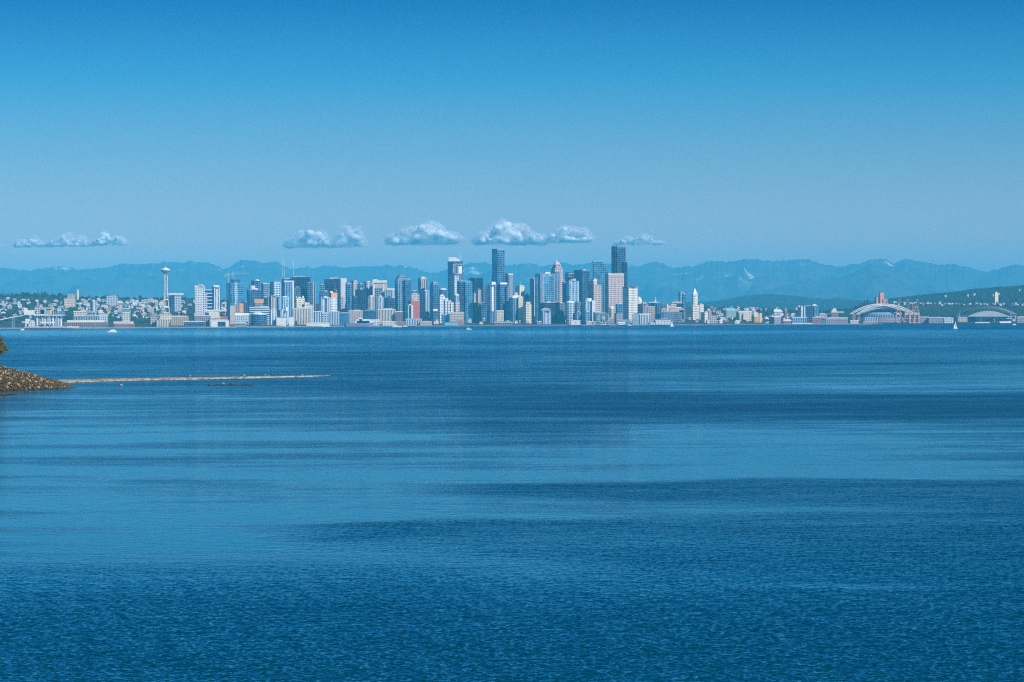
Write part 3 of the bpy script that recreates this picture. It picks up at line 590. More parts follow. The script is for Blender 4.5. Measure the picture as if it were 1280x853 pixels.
tw('green glass tower with white roof slab and striped front', [('shaft', 'box', 480.2, 493, 363.4, None, 'seavert', .0), ('roof', 'box', 483.5, 493.5, 360.4, 363, 'white', 0), ('frame', 'bar', 491.2, 492.8, 363, 375, 'white', 0, -1)], 620, 0)
tw('low dark navy tower in front of the striped green glass', [('shaft', 'box', 480.5, 493, 372, None, 'navy', .3), ('annex', 'box', 484, 490, 369.8, 372, 'deep', .3)], 420, .3)
tw('big dark teal glass tower with grey rooftop box', [('shaft', 'box', 493.2, 507.4, 349.2, None, 'deepvert', .25), ('wing', 'box', 506, 514.2, 349.4, None, 'deep', .0, 4), ('crown', 'box', 495.3, 506.6, 345, 349, 'smoke', .25, 3), ('lift_house', 'box', 498, 505.5, 343.4, 345, 'slate', .2, 8)], 460, .25, lm='the big teal glass tower')
tw('cream blank walled block between teal tower and dark red block', [('shaft', 'box', 514, 524, 367.4, None, 'ivorygrid'), ('rear_wing', 'box', 514, 523, 363.6, None, 'deep', 0, 20)], 560, 0)
tw('dark red brick block, the reddest in the downtown', [('shaft', 'box', 509.4, 524.4, 375.6, None, 'red', .3)], 360, .3, lm='the dark red block')
tw('pale green flats in front of the dark red block', [('shaft', 'box', 507, 515.6, 381.2, None, 'greenvert', .2), ('side', 'box', 514, 516.3, 381.6, None, 'ivory', 0, 2)], 220, .2)
tw('pinkish tan tower with flat cap above grey striped tower', [('shaft', 'box', 522.2, 533.6, 349, None, 'pinkvert', .3), ('cap', 'box', 522.8, 533, 347.2, 349, 'pink', .3, 2), ('lift_house', 'box', 525.5, 531, 346.2, 347.4, 'ivory', .3, 5)], 800, .3, lm='the pinkish tan tower')
tw('grey striped glass tower in front of the pinkish tan one', [('shaft', 'box', 524.2, 536.6, 363.4, None, 'palevert', .5), ('slot', 'bar', 531, 531.8, 364, 391, 'night', 0, -3)], 400, .5)
tw('dark blue prism tower with chamfered grey crown', [('shaft', 'box', 537, 549, 355.6, None, 'deep', .35), ('crown', 'taper', 537.4, 548.6, 352.2, 355.6, 'smoke', .35), ('podium_sign_board', 'bar', 541, 547, 386.4, 388.8, 'white', 0, -6)], 440, .35, lm='the chamfered blue tower')
tw('dark round fronted building with white curved roof edge', [('shaft', 'round', 549, 558.6, 362.4, None, 'deep'), ('roof', 'dome', 549, 558.6, 360.4, 362.4, 'white')], 560, 0)
tw('white stepped apartment pyramid, highest at its left', [('shaft', 'box', 548, 556.4, 370.4, None, 'whitegrid', .2), ('step', 'box', 556, 560.4, 373.4, None, 'whitegrid', .1, 2), ('step', 'box', 559.6, 564, 376, None, 'whitegrid', .1, 3), ('step', 'box', 563, 567, 378, None, 'whitegrid', .1, 4), ('roof_room', 'box', 549.5, 554.5, 368.6, 370.4, 'white')], 330, .2, lm='the white stepped block', name='apartment_block', cat='building')
tw('mid sized pale beige block right of the white stepped block', [('shaft', 'box', 566, 574.5, 378.4, None, 'beigegrid', .4)], 340, .4, name='building', cat='building')
tw('rounded cream lantern building between stepped block and blue pair', [('shaft', 'round', 567.4, 574, 369.6, None, 'palevert'), ('cap', 'dome', 567.4, 574, 367.6, 369.6, 'ivory')], 380, 0, name='building', cat='building')
tw('tallest left tower with curved white sail crown and dark band', [('shaft', 'box', 559.4, 578.4, 330, None, 'navyvert', .35), ('dark_band', 'box', 559.3, 578.5, 326.8, 330, 'navy', .35), ('light_face', 'bar', 560.6, 567.4, 330, 342, 'silver', 0, 2), ('white_panel', 'bar', 573, 577.4, 333, 342, 'white', 0, -8),
   ('sail_crown', 'slantr', 560.8, 575.2, 321.8, 326.9, 'white', .3, 6), ('stepped_front', 'box', 561.8, 574, 344.6, None, 'palegrid', .5, -14), ('front_dome', 'dome', 566, 575, 341.4, 345, 'smoke', 0, -10), ('flag_mast', 'mast', 574.6, 575.4, 317.4, 324, 'white', 0, 10)], 640, .35, lm='the sail crowned tower')
tw('broad dark blue glass tower right of the sail crowned one', [('shaft', 'box', 571.2, 583, 351.4, None, 'navy', .25), ('bright_wing', 'box', 581.4, 590.6, 352, None, 'sea', .0, 4), ('cap', 'box', 573, 582, 350.6, 351.6, 'sea', .25, 2)], 420, .25, lm='the broad blue glass tower')
tw('grey plain tower behind the black peaked pair', [('shaft', 'box', 592.4, 603.6, 348.6, None, 'greygrid', .2), ('cap', 'box', 592.6, 603.6, 347.4, 348.6, 'ivory', .2)], 820, .2)
tw('narrow navy tower peeking out left of the grey plain tower', [('shaft', 'box', 585.4, 592.4, 347.8, None, 'navy', .3)], 840, .3)
tw('left and shorter of the two black peaked beige towers', [('shaft', 'box', 590.2, 594.8, 367, None, 'beigevert', .35), ('peak', 'pyramid', 591, 594.6, 364, 367, 'dark', .35)], 440, .35)
tw('right and taller of the two black peaked beige towers', [('shaft', 'box', 594.8, 601.6, 362.6, None, 'beigevert', .3), ('peak', 'pyramid', 595.6, 600.8, 359.6, 362.6, 'dark', .3), ('base', 'box', 590, 600, 378.6, None, 'browngrid', .3, -12)], 440, .3, lm='the black peaked towers')
tw('dark slot tower left of the white topped glass pair', [('shaft', 'box', 604.4, 608, 357, None, 'slategrid'), ('low_front', 'box', 600, 608, 379, None, 'deep', 0, -10)], 560, 0)
tw('left half of the white topped blue glass pair', [('shaft', 'box', 608, 621, 356, None, 'navyvert', .3), ('white_edge', 'bar', 609, 610.6, 356, 388, 'white', 0, -5), ('white_fin', 'bar', 614.6, 617, 359, 389.4, 'white', 0, -3), ('roof', 'box', 612.6, 619.6, 352.4, 356, 'white', .3, 3)], 330, .3, lm='the white topped glass pair')
tw('right half of the white topped blue glass pair', [('shaft', 'box', 620.6, 634, 356, None, 'deep', .35), ('roof', 'bar', 621.6, 634, 353.4, 355.4, 'white', 0, 2), ('side_wing', 'box', 633, 636, 357.6, None, 'smoke', 0, 4)], 340, .35)
tw('tall blue tower flaring at its foot above the glass pair', [('shaft', 'box', 614.8, 631, 312.6, 344, 'deep', .42), ('flared_foot', 'box', 614.2, 631.6, 344, None, 'deep', .42, -2), ('parapet', 'box', 614.8, 631, 311.2, 312.6, 'steel', .42)], 720, .42, lm='the tall flaring tower')
tw('flat topped beige grey tower right of the tall flaring one', [('shaft', 'box', 630, 641.6, 343.6, None, 'greyvert', .45), ('cap', 'box', 630, 641.6, 342.2, 343.8, 'ivory', .45)], 800, .45)
tw('cream tower with plain bright right side above white banded block', [('shaft', 'box', 644.4, 655.8, 358, None, 'cream', .45), ('top_room', 'box', 645, 655, 357, 358.2, 'ivory', .45, 1), ('left_wing', 'box', 641.6, 647, 366, None, 'ivorygrid', .2, -4)], 520, .45, lm='the cream plain tower')
tw('glass block with bright white cross band and white side', [('shaft', 'box', 635.8, 648, 372.6, None, 'deepvert', .4), ('white_band', 'bar', 636, 650.4, 369.6, 372.6, 'white', 0, -2), ('side_wall', 'box', 648, 654, 371, None, 'cream', 0, 3)], 300, .4, lm='the white banded block', name='building', cat='building')
tw('small grey building with square top right of cream plain tower', [('shaft', 'box', 655.6, 662, 368.6, None, 'greygrid', .3), ('roof_room', 'box', 657.6, 660, 366.4, 368.6, 'ivory')], 560, .3, name='building', cat='building')
tw('ornate beige block with dark roof shade and square windows', [('shaft', 'box', 653.6, 664.4, 380, None, 'creamgrid', .35), ('roof', 'box', 655, 663, 377.4, 380, 'beige', .35, 2)], 260, .35, name='building', cat='building')
tw('narrow brown ribbed tower left of the grey framed office', [('shaft', 'box', 662.4, 670.6, 348.6, None, 'beigevert', .55)], 620, .55)
tw('wide grey framed office tower with cyan glass centre', [('shaft', 'box', 669, 694, 342.2, None, 'greyvert', .24), ('glass_centre', 'bar', 681, 693, 345.4, 377, 'sea', 0, 4), ('left_slot', 'box', 669, 672.4, 346, None, 'deep', 0, -1)], 460, .24, lm='the cyan centred office')
tw('stepped beige tower with pointed pyramid roof', [('shaft', 'box', 689, 703.8, 336, None, 'pinkgrid', .3), ('blue_glazing', 'bar', 692.6, 699.6, 340, 376, 'deepvert', 0, -3), ('shoulder', 'box', 686, 705.8, 349, None, 'beigevert', .3, 3), ('crown', 'taper', 689.6, 703.2, 331, 336, 'pinkvert', .3), ('pyramid', 'pyramid', 690.8, 701.4, 325.6, 331, 'pink', .3), ('finial', 'mast', 695.2, 696, 323.8, 326.2, 'pale', 0, 14)], 640, .3, lm='the pyramid topped tower')
tw('dark blocky tower below the cyan centred office', [('shaft', 'box', 675.4, 694, 378.4, None, 'night', .25)], 250, .25)
tw('grey arch fronted hotel beside the dark blocky tower', [('shaft', 'box', 676, 688.4, 388, None, 'palevert', .2), ('arch', 'vault', 676.6, 688, 384.8, 388.4, 'grey')], 160, .2, name='hotel', cat='building')
tw('speckled grey block between dark blocky tower and round condo', [('shaft', 'box', 693.6, 706.6, 378.6, None, 'slategrid', .45), ('roof_room', 'box', 698, 703, 377.4, 378.6, 'pale', .3)], 260, .45)
tw('blue tower half hidden right of the pyramid topped tower', [('shaft', 'box', 706, 718.4, 342, None, 'deep', .3), ('cap', 'box', 707.6, 718, 340.2, 342, 'smoke', .3, 3)], 780, .3)
tw('broad dark navy monolith right of the pyramid topped tower', [('shaft', 'box', 718, 737, 338.4, None, 'navy', .48), ('parapet', 'box', 718, 737, 337.8, 338.6, 'dark', .48)], 700, .48, lm='the navy monolith')
tw('cyan ribbed tower with rounded beige cap', [('shaft', 'box', 707.8, 724, 351.2, None, 'seavert', .2), ('cap', 'round', 712, 720, 348.6, 351.2, 'beige', 0, 6)], 440, .2, lm='the cyan ribbed tower')
tw('slim navy tower left of the cyan ribbed tower', [('shaft', 'box', 703, 708.6, 353, None, 'slategrid', .3)], 470, .3)
tw('beige grey tower with chamfered right shoulder', [('shaft', 'box', 735.2, 752, 356, None, 'pinkgrid', .4), ('upper', 'box', 735.4, 746.4, 351.6, 356, 'beige', .6), ('top', 'box', 738.6, 746.6, 348.6, 352, 'ivorygrid', .4, 6)], 460, .4, lm='the beige shouldered tower')
tw('deep cyan tower with sloping right edge and faceted top', [('shaft', 'slantr', 740.4, 760.6, 327.6, None, 'sea', .82), ('dark_face', 'bar', 741, 747, 330, 390, 'navy', 0, -2), ('cap', 'box', 740.2, 755, 326.4, 327.8, 'teal', .1, 3)], 720, .1, lm='the sloping cyan tower')
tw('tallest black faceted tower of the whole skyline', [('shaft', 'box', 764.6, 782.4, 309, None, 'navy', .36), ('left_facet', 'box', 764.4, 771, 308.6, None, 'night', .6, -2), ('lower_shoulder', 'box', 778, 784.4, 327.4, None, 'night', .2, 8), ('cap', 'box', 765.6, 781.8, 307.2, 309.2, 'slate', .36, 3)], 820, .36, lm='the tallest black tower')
tw('broad pinkish beige office tower in front of the tallest black one', [('shaft', 'box', 756.4, 780.4, 344.2, None, 'pinkgrid', .17), ('crown', 'box', 756.3, 780.6, 341.8, 344.2, 'beige', .17), ('crown_line', 'bar', 760.4, 780, 345.6, 346.8, 'mauve', 0, 1.5)], 520, .17, lm='the broad beige office')
tw('cream tower with shaded left face and dark curved roof', [('shaft', 'box', 778.6, 797.4, 360, None, 'ivorygrid', .37), ('roof_band', 'box', 778.3, 797.7, 358.6, 360, 'slate', .37), ('dark_crown', 'dome', 780, 796, 356.8, 358.8, 'dark', 0, 2)], 330, .37, lm='the dark roofed cream tower')
tw('small dark blue glass block below the broad beige office', [('shaft', 'box', 769.4, 778.6, 380, None, 'deep', .2), ('base', 'box', 768, 779, 391.8, None, 'mauvegrid', .2, -4)], 180, .2, name='building', cat='building')
tw('slim white arched top tower right of the ferris wheel', [('shaft', 'round', 761.4, 768, 386, None, 'creamvert'), ('arch_top', 'dome', 761.4, 768, 382.8, 386, 'ivory')], 150, 0, lm='the slim arched tower')
tw('residential block with white drum on its roof', [('shaft', 'box', 727, 741.6, 377, None, 'seavert', .3), ('drum', 'round', 731, 739.6, 373, 377, 'white', 0, 4), ('right_slab', 'box', 740, 744.4, 376, None, 'white', 0, 4), ('front', 'box', 728, 738, 390, None, 'deepvert', .3, -20)], 190, .3, lm='the white drum block')
tw('rounded grey condo with curved white top', [('shaft', 'round', 707, 718.6, 378.6, None, 'balcony'), ('top', 'dome', 707.6, 718, 376, 378.6, 'white')], 200, 0, lm='the rounded grey condo')
tw('dark slim block between rounded condo and white drum block', [('shaft', 'box', 718.8, 726.4, 377.6, None, 'slategrid', .3), ('front', 'box', 717.8, 726, 390, None, 'deepvert', .3, -12)], 200, .3, name='building', cat='building')
tw('green blue low block left of the ferris wheel', [('shaft', 'box', 741.6, 750.6, 390.6, None, 'tealgl', .3), ('parapet', 'bar', 741.6, 750.6, 390, 390.7, 'ivory')], 120, .3, name='building', cat='building')
bk('bright white pier shed with small red mark', [('wall', 'box', 714, 725.4, 401.2, None, 'white'), ('roof', 'bar', 713.6, 725.8, 400.4, 401.2, 'cream'), ('mark', 'bar', 719.2, 720.2, 402.8, 404, 'red', 0, -1)], 40, lm='the bright white pier shed', name='pier_shed')
bk('peach low pier shed left of the ferris wheel', [('wall', 'box', 733, 744.6, 402.6, None, 'pink'), ('roof', 'bar', 733, 745, 401.8, 402.6, 'ivory')], 40, name='pier_shed')
bk('purple brown pier block right of the ferris wheel foot', [('wall', 'box', 759.6, 768, 398.8, None, 'mauvegrid')], 50, name='pier_shed')
# south of downtown
bk('white domed hall behind the dark roofed cream tower', [('wall', 'box', 796.4, 802.6, 377.4, None, 'ivory'), ('dome', 'dome', 795.4, 802.6, 371, 378, 'white')], 1000, name='domed_hall', lm='the white dome')
bk('grey brown office with rust roof room', [('wall', 'box', 797, 810, 380, None, 'mauvegrid', .5), ('roof_room', 'box', 803.6, 808, 377.6, 380, 'pink')], 400, lm='the grey brown office')
bk('tan blank fronted block right of the grey brown office', [('wall', 'box', 809.4, 818.8, 384, None, 'tangrid'), ('top', 'box', 808.6, 818.8, 383.4, 384.1, 'ivory')], 330)
bk('dark navy flat block behind the tan blank block', [('wall', 'box', 811, 819.6, 378.6, None, 'night'), ('roof', 'box', 811, 819, 377.6, 378.6, 'pale')], 520)
bk('blue glass office with dark slot right of the tan block', [('wall', 'box', 819, 826.4, 379, None, 'deep'), ('slot', 'bar', 820.4, 821.2, 380, 396, 'night', 0, -1)], 420)
bk('white needle spire on small white church behind blue office', [('nave', 'box', 817.4, 820.6, 376.6, None, 'white'), ('spire', 'mast', 818.7, 820.3, 371.4, 377, 'white', 0, 2)], 1300, name='church', cat='church')
bk('low cyan windowed block with dark top rail', [('wall', 'box', 826.6, 834, 381, None, 'tealgl'), ('roof', 'bar', 826.6, 834.4, 379.8, 381, 'slate')], 600)
bk('pink and white corner block right of the cyan windowed block', [('wall', 'box', 826.6, 833.4, 386, None, 'pinkgrid'), ('corner', 'bar', 833.6, 835.2, 380, 389, 'white', 0, -1)], 380)
bk('cream stepped terrace office left of the teal twin tower', [('wall', 'box', 834, 852, 381.4, None, 'creamgrid'), ('upper', 'box', 840, 853, 377.6, None, 'beigehoriz', 0, 20), ('dark_bay', 'bar', 845.6, 853, 380.2, 384, 'night', 0, -1)], 600)
bk('pinkish long block under the cream stepped terrace office', [('wall', 'box', 837.6, 854.6, 385.4, None, 'pink'), ('low_wall', 'box', 849, 856, 388, None, 'mauvegrid')], 420)
bk('long blue grey garage left below the old white skyscraper', [('wall', 'box', 828, 853, 390.4, None, 'smoke', 0), ('roof', 'bar', 828.4, 847, 390, 390.6, 'slate')], 260)
tw('teal glass tower in two steps, left of the old skyscraper', [('shaft', 'box', 848.2, 855, 365.6, None, 'tealgl', .25), ('front_bay', 'bar', 850, 852.6, 366.4, 378, 'glsky', 0, -1), ('step', 'box', 853.4, 857.6, 367.4, None, 'sea', 0, 2)], 900, .25, lm='the teal two step tower')
tw('old white skyscraper with tall pyramid roof', [('shaft', 'box', 864.8, 872.4, 369, None, 'ivorygrid', .22), ('cornice', 'box', 864.2, 873, 368.4, 369.4, 'slate', .22, -1), ('pyramid', 'pyramid', 864.8, 872.6, 360.2, 368.4, 'ivory', .22), ('base', 'box', 863.6, 874, 382, None, 'ivorygrid', .22, -1.5)], 420, .22, lm='the old white skyscraper')
bk('white pier shed row with dark roof left of the sailboat', [('wall', 'box', 819, 838.4, 400.2, None, 'whitegrid'), ('roof', 'bar', 815, 839.6, 398.9, 400.2, 'slate'), ('annex', 'box', 812, 819.6, 403, None, 'palegrid')], 40, lm='the long white pier', name='pier_shed')
bk('white arcaded block with tall dark arches', [('wall', 'box', 799.4, 812.6, 393.6, None, 'whitevert'), ('side', 'box', 790.6, 799, 392.4, None, 'steel', 0, 2), ('roof', 'bar', 799, 813, 392.2, 393.7, 'white')], 100, lm='the white arcaded block')
bk('dark teal gabled pier hall below the cream tower', [('wall', 'box', 776, 788, 401.2, None, 'tealgl'), ('roof', 'gable', 774.6, 789, 399.6, 401.4, 'teal'), ('flag_wall', 'bar', 784.6, 788.4, 399.6, 403.6, 'mauve', 0, -1)], 60, name='pier_shed')
bk('white lawn topped pavilion on the pier right of ferris wheel', [('wall', 'box', 773, 781, 404.2, None, 'ivory'), ('roof', 'gable', 772.6, 782, 402.8, 404.2, 'white')], 30, name='pier_shed')
bk('cream flats right of the old white skyscraper', [('wall', 'box', 876, 887.6, 390.4, None, 'ivorygrid', .4), ('rear', 'box', 876.6, 885, 380, None, 'ivorygrid', .3, 260), ('side', 'box', 886, 889.6, 388.6, None, 'pinkgrid', 0, 8)], 300, .2)
bk('peach square block low right of the old skyscraper', [('wall', 'box', 888, 895.6, 395, None, 'pinkgrid')], 160)
bk('mint green gabled hillside school', [('wall', 'box', 908, 920, 388.4, None, 'green'), ('roof', 'gable', 908, 919, 385.4, 388.4, 'aqua')], 900, name='school', cat='school')
bk('long white roofed market hall on the south hillside', [('wall', 'box', 924, 939.4, 391, None, 'ivorygrid'), ('roof', 'bar', 923, 939.6, 388.8, 391, 'white'), ('side_block', 'box', 929, 936, 391.8, None, 'cream', 0, -8)], 520, name='market_hall', lm='the white roofed market hall')
bk('golden cream station block with white turret', [('wall', 'box', 943, 951.8, 392.6, None, 'orange'), ('upper', 'box', 942.4, 947, 390.6, 397, 'ivory', 0, -2), ('end', 'box', 950, 952.4, 391.6, None, 'cream', 0, -1)], 330, lm='the golden station block')
tw('red brick clock tower with pale pointed top on the south side', [('shaft', 'bar', 981.4, 983.4, 388, None, 'brick'), ('top', 'pyramid', 981.5, 983.3, 384.2, 388, 'pink', 0)], 400, 0, name='clock_tower', lm='the brick clock tower')
bk('grey gabled church with small turret beside the brick clock tower', [('nave', 'box', 967.4, 975.8, 389.6, None, 'palegrid'), ('roof', 'gable', 967.4, 976, 387, 389.6, 'white')], 600, name='church', cat='church')
bk('purple brick loft block with dark windows in rows', [('wall', 'box', 961.6, 976.8, 396.6, None, 'mauvegrid', .4), ('roof', 'box', 960, 977, 395.6, 396.6, 'pale', .3)], 60, lm='the purple loft block')
bk('rounded brick hall with white arched roof beside the loft block', [('wall', 'box', 979, 989, 401.4, None, 'brickgrid'), ('roof', 'vault', 978.6, 989.6, 399.2, 401.8, 'white')], 60)
tw('white flats with shaded left side, left of the dark glass slab', [('shaft', 'box', 997.2, 1003.8, 382.8, None, 'whitevert', .5), ('roof', 'box', 996.4, 1000, 382.2, 384, 'white')], 330, .5, name='apartment_block', cat='building')
tw('dark glass slab between white flats and slanted glass tower', [('shaft', 'box', 1007.4, 1015.8, 382.6, None, 'navy', 0), ('pale_end', 'bar', 1005.2, 1007.6, 382.4, 397, 'pale', 0, 2)], 340, 0, lm='the dark glass slab')
tw('sea green glass tower under a slanted white roof', [('shaft', 'box', 1015.8, 1023.6, 383, None, 'sea', .2), ('slanted_roof', 'slantr', 1016, 1021.4, 380.2, 382.9, 'white', .3)], 350, .2, lm='the slanted roof glass tower')
bk('wide teal windowed office on the quay below the dark glass slab', [('wall', 'box', 990, 1008.6, 397.2, None, 'deepvert'), ('roof', 'bar', 990, 1009, 396.4, 397.2, 'pale')], 90)
bk('long cream quay wall shed in front of the teal windowed office', [('wall', 'box', 990.4, 1015.6, 404.6, None, 'cream'), ('roof', 'bar', 990, 1016, 403.9, 404.6, 'ivory')], 30, name='pier_shed')
bk('red brick warehouse with teal middle bay', [('wall', 'box', 1015.4, 1027.6, 397, None, 'brickgrid'), ('glass_bay', 'box', 1027.4, 1031.6, 397.6, None, 'tealgl'), ('roof', 'bar', 1015, 1032, 396.4, 397, 'pale')], 90, name='warehouse')
bk('salmon upper block right of the slanted roof glass tower', [('wall', 'box', 1024, 1034, 392.4, None, 'pinkgrid'), ('slot', 'box', 1034, 1038.6, 392.6, None, 'night')], 300)
bk('brick office with layered white roof terraces', [('wall', 'box', 1039, 1048.6, 392, None, 'brickgrid'), ('terrace', 'bar', 1039.6, 1046, 387.6, 389.6, 'white'), ('roof', 'bar', 1039, 1055, 389.6, 391, 'pale'), ('roof_room', 'bar', 1041, 1045, 385.8, 387.6, 'ivory')], 330)
bk('long purple brick warehouse left of the arched stadium', [('wall', 'box', 1032, 1060, 398, None, 'mauvegrid'), ('roof', 'bar', 1032, 1060, 397.2, 398, 'white')], 90, name='warehouse', lm='the long purple warehouse')
# Beacon Hill
tw('rust red stepped hospital block on the wooded hill crest', [('centre', 'box', 1099, 1105.4, 366.2, None, 'rust', .2), ('left_wing', 'box', 1094, 1099.6, 371.6, None, 'rust', .3, 4), ('right_wing', 'box', 1104, 1109.6, 374.4, None, 'rust', 0, 2), ('cap', 'box', 1099.8, 1104.6, 365.6, 366.4, 'brick', .2, 2)], 2380, .2, name='hospital', cat='hospital', lm='the rust red hospital')
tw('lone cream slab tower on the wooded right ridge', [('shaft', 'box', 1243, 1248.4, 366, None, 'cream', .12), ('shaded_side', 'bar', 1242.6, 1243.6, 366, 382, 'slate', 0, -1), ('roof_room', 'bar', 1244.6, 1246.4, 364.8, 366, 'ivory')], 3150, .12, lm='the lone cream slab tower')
# ------------------------------------------------------------------ landmarks
def frame_at(px, Y, zb=None):
    """scale helpers at a spot: origin and metres per photo pixel"""
    z = hill_z(px, Y) if zb is None else zb
    return Vector((wx(px, Y), Y, z)), Y/F
def sign_pole(*a): pass
# needle tower
def needle():
    px, Y = 207.2, shore(207)+520
    o, k = frame_at(px, Y); zof = lambda py: wz(px, py, Y)-o.z; o.z -= 1
    t = thing('observation_tower', 'tall white tripod observation tower with flying saucer top', 'tower', o)
    LM.append((207, 333, 'the needle tower'))
    zt = zof(335.6)
    prof_ = [(392, 4.3), (384, 3.7), (374, 2.75), (364, 2.1), (355, 1.85), (349, 2.15), (344, 2.7)]
    for i in range(3):
        a = R(90+120*i+28); g = Geo()
        pts = [Vector((math.cos(a)*r*k*1.05, math.sin(a)*r*k*1.05, zof(y))) for y, r in prof_]
        for s in (-1, 1):
            off = Vector((-math.sin(a), math.cos(a), 0))*s*0.55*k
            for p, q in zip(pts, pts[1:]): g.bar(p+off, q+off, 0.36*k, 5)
        g.build('leg', 'white', t)
    g = Geo(); g.lathe([(0.75*k, zof(392)), (0.62*k, zof(360)), (0.6*k, zof(340))], 8); g.build('core', 'tan', t)
    g = Geo(); r = 2.9*k
    g.lathe([(r, zof(375.4)), (r, zof(374.2)), (0, zof(374.2))], 12); g.build('lower_ring', 'white', t)
    g = Geo(); r = 3.6*k; g.lathe([(r*.5, zof(386)), (r*1.1, zof(384.6)), (r, zof(383)), (0, zof(383))], 16); g.build('sky_terrace', 'ivory', t)
    g = Geo(); g.lathe([(0.9*k, zof(342.4)), (3.6*k, zof(340.8)), (5.7*k, zof(338.9)), (5.8*k, zof(338.3)), (5.0*k, zof(338.1))], 28); g.build('saucer_underside', 'grey', t, True)
    g = Geo(); g.lathe([(5.0*k, zof(338.2)), (5.0*k, zof(337.2)), (0, zof(337.2))], 28); g.build('window_ring', 'navy', t)
    g = Geo(); g.lathe([(6.0*k, zof(337.8)), (6.1*k, zof(337.3)), (4.3*k, zof(336.3)), (2.0*k, zof(335.3)), (1.5*k, zof(334.8)), (0, zof(334.8))], 28); r_ = g.build('saucer_roof', 'white', t, True)
    g = Geo(); g.bar((0, 0, zof(335.2)), (0, 0, zof(332)), 0.3*k, 5, .08*k); g.build('spire', 'grey', r_)
    g = Geo(); g.box(-4.8*k, 4.8*k, -3*k, 4*k, 0, zof(390.6)); g.build('base_pavilion', 'ivorygrid', t)
needle()
# giant wheel
def wheel():
    px, Y = 754.6, shore(754)+15
    o, k = frame_at(px, Y, 2.0); cz = wz(px, 397.6, Y)-2; Rr = 7.4*k*0.92
    t = thing('ferris_wheel', 'big white spoked ferris wheel standing on the pier', 'ferris wheel', o)
    LM.append((754, 389, 'the ferris wheel'))
    n = 42
    g = Geo()
    P = lambda r, a, y: Vector((r*math.cos(a), y, cz+r*math.sin(a)))
    for y in (-1.6, 1.6):
        for i in range(n): g.bar(P(Rr, 2*math.pi*i/n, y), P(Rr, 2*math.pi*(i+1)/n, y), .45, 5)
        for i in range(n): g.bar(P(Rr-2.4, 2*math.pi*i/n, y), P(Rr-2.4, 2*math.pi*(i+1)/n, y), .22, 4)
    g.build('rim', 'white', t)
    for i in range(21):
        g = Geo(); g.bar(P(1.2, 2*math.pi*i/21, 0), P(Rr, 2*math.pi*i/21, 0), .26, 4); g.build('spoke', 'white', t)
        c = P(Rr+1.0, 2*math.pi*(i+.5)/21, 0); g = Geo(); g.lathe([(0, c.z-2.6), (1.1, c.z-2.2), (1.2, c.z-.6), (0, c.z-.1)], 8, (c.x, c.y)); g.build('gondola', 'white', t)
    g = Geo(); g.bar((0, -3, cz), (0, 3, cz), 1.6, 12); g.build('hub', 'pale', t)
    for s in (-1, 1):
        for y in (-3.4, 3.4):
            g = Geo(); g.bar((s*9.5, y*2, 0), (0, y, cz), .7, 6, .5); g.build('support_leg', 'white', t)
    g = Geo(); g.box(-14, 14, -9, 9, 0, 3.4); g.build('boarding_deck', 'pale', t)
wheel()
# bridge of a tower crane
def crane(label, px, pyb, pyt, jib0, jib1, jy, dY, col='pink', tip=None):
    Y = shore(px)+dY; o = Vector((wx(px, Y, pyb), Y, wz(px, pyb, Y))); k = Y/F
    zof = lambda y: wz(px, y, Y)-o.z; xo = lambda x: (x-px)*k
    t = thing('tower_crane', label, 'crane', o, 0, 'tower cranes over the city')
    g = Geo(); w_ = .30*k
    for sx in (-1, 1):
        for sy in (-1, 1): g.bar((sx*w_, sy*w_, 0), (sx*w_, sy*w_, zof(pyt)), .10*k, 4)
    z = 0; s = 1
    while z < zof(pyt)-2*w_: g.bar((-s*w_, -w_, z), (s*w_, -w_, z+2*w_), .07*k, 4); z += 2*w_; s = -s
    g.build('mast', col, t)
    g = Geo(); a, b = Vector((xo(jib0), 0, zof(jy if tip is None else jy))), Vector((xo(jib1), 0, zof(jy if tip is None else tip)))
    for dz in (0, .45*k): g.bar(a+Vector((0, 0, dz)), b+Vector((0, 0, dz*.3)), .10*k, 4)
    n = 14
    for i in range(n): p = a.lerp(b, i/n); q = a.lerp(b, (i+.5)/n)+Vector((0, 0, .4*k)); g.bar(p, q, .06*k, 3); g.bar(q, a.lerp(b, (i+1)/n), .06*k, 3)
    g.build('jib', col, t)
    g = Geo(); g.box(xo(jib0)-.3*k, xo(jib0)+.9*k, -.3*k, .3*k, a.z-.9*k, a.z); g.build('counterweight', 'pale', t)
    g = Geo(); g.box(-.3*k, .5*k, -.7*k, -.3*k, zof(pyt)-.9*k, zof(pyt)-.1*k); g.build('cab', 'white', t)
crane('pink tower crane with its long jib over the white-striped blue tower', 291.2, 350, 340.4, 284.5, 311, 341.9, 500)
crane('smaller pink tower crane on the left shoulder of the white-striped tower', 285.4, 354.5, 343.2, 281.5, 291, 343.9, 470)
crane('red leaning crane above the orange scaffold tower', 418.6, 366, 362, 420.4, 414.6, 363.2, 330, 'brick', 345.2)
def radio_mast(label, px, yb, yt, dY):
    Y = shore(px)+dY; o = Vector((wx(px, Y, yb), Y, wz(px, yb, Y))); k = Y/F; H = wz(px, yt, Y)-o.z
    t = thing('radio_mast', label, 'mast', o, 0, 'radio masts above the left towers')
    for i in range(5):
        g = Geo(); z0, z1 = H*i/5, H*(i+1)/5; r = .34*k*(1-.13*i)
        for a in (0, 2.1, 4.2):
            c = Vector((math.cos(a)*r, math.sin(a)*r, 0)); g.bar(c+Vector((0, 0, z0)), c*.9+Vector((0, 0, z1)), .12*k, 4)
        z = z0
        while z < z1-r: g.bar((-r, 0, z), (r, 0, z+r*1.5), .07*k, 3); z += r*1.5
        g.build('mast_section', 'white' if i % 2 else 'pink', t)
radio_mast('left of the close pair of red and white radio masts', 353.4, 352, 320, 1700)
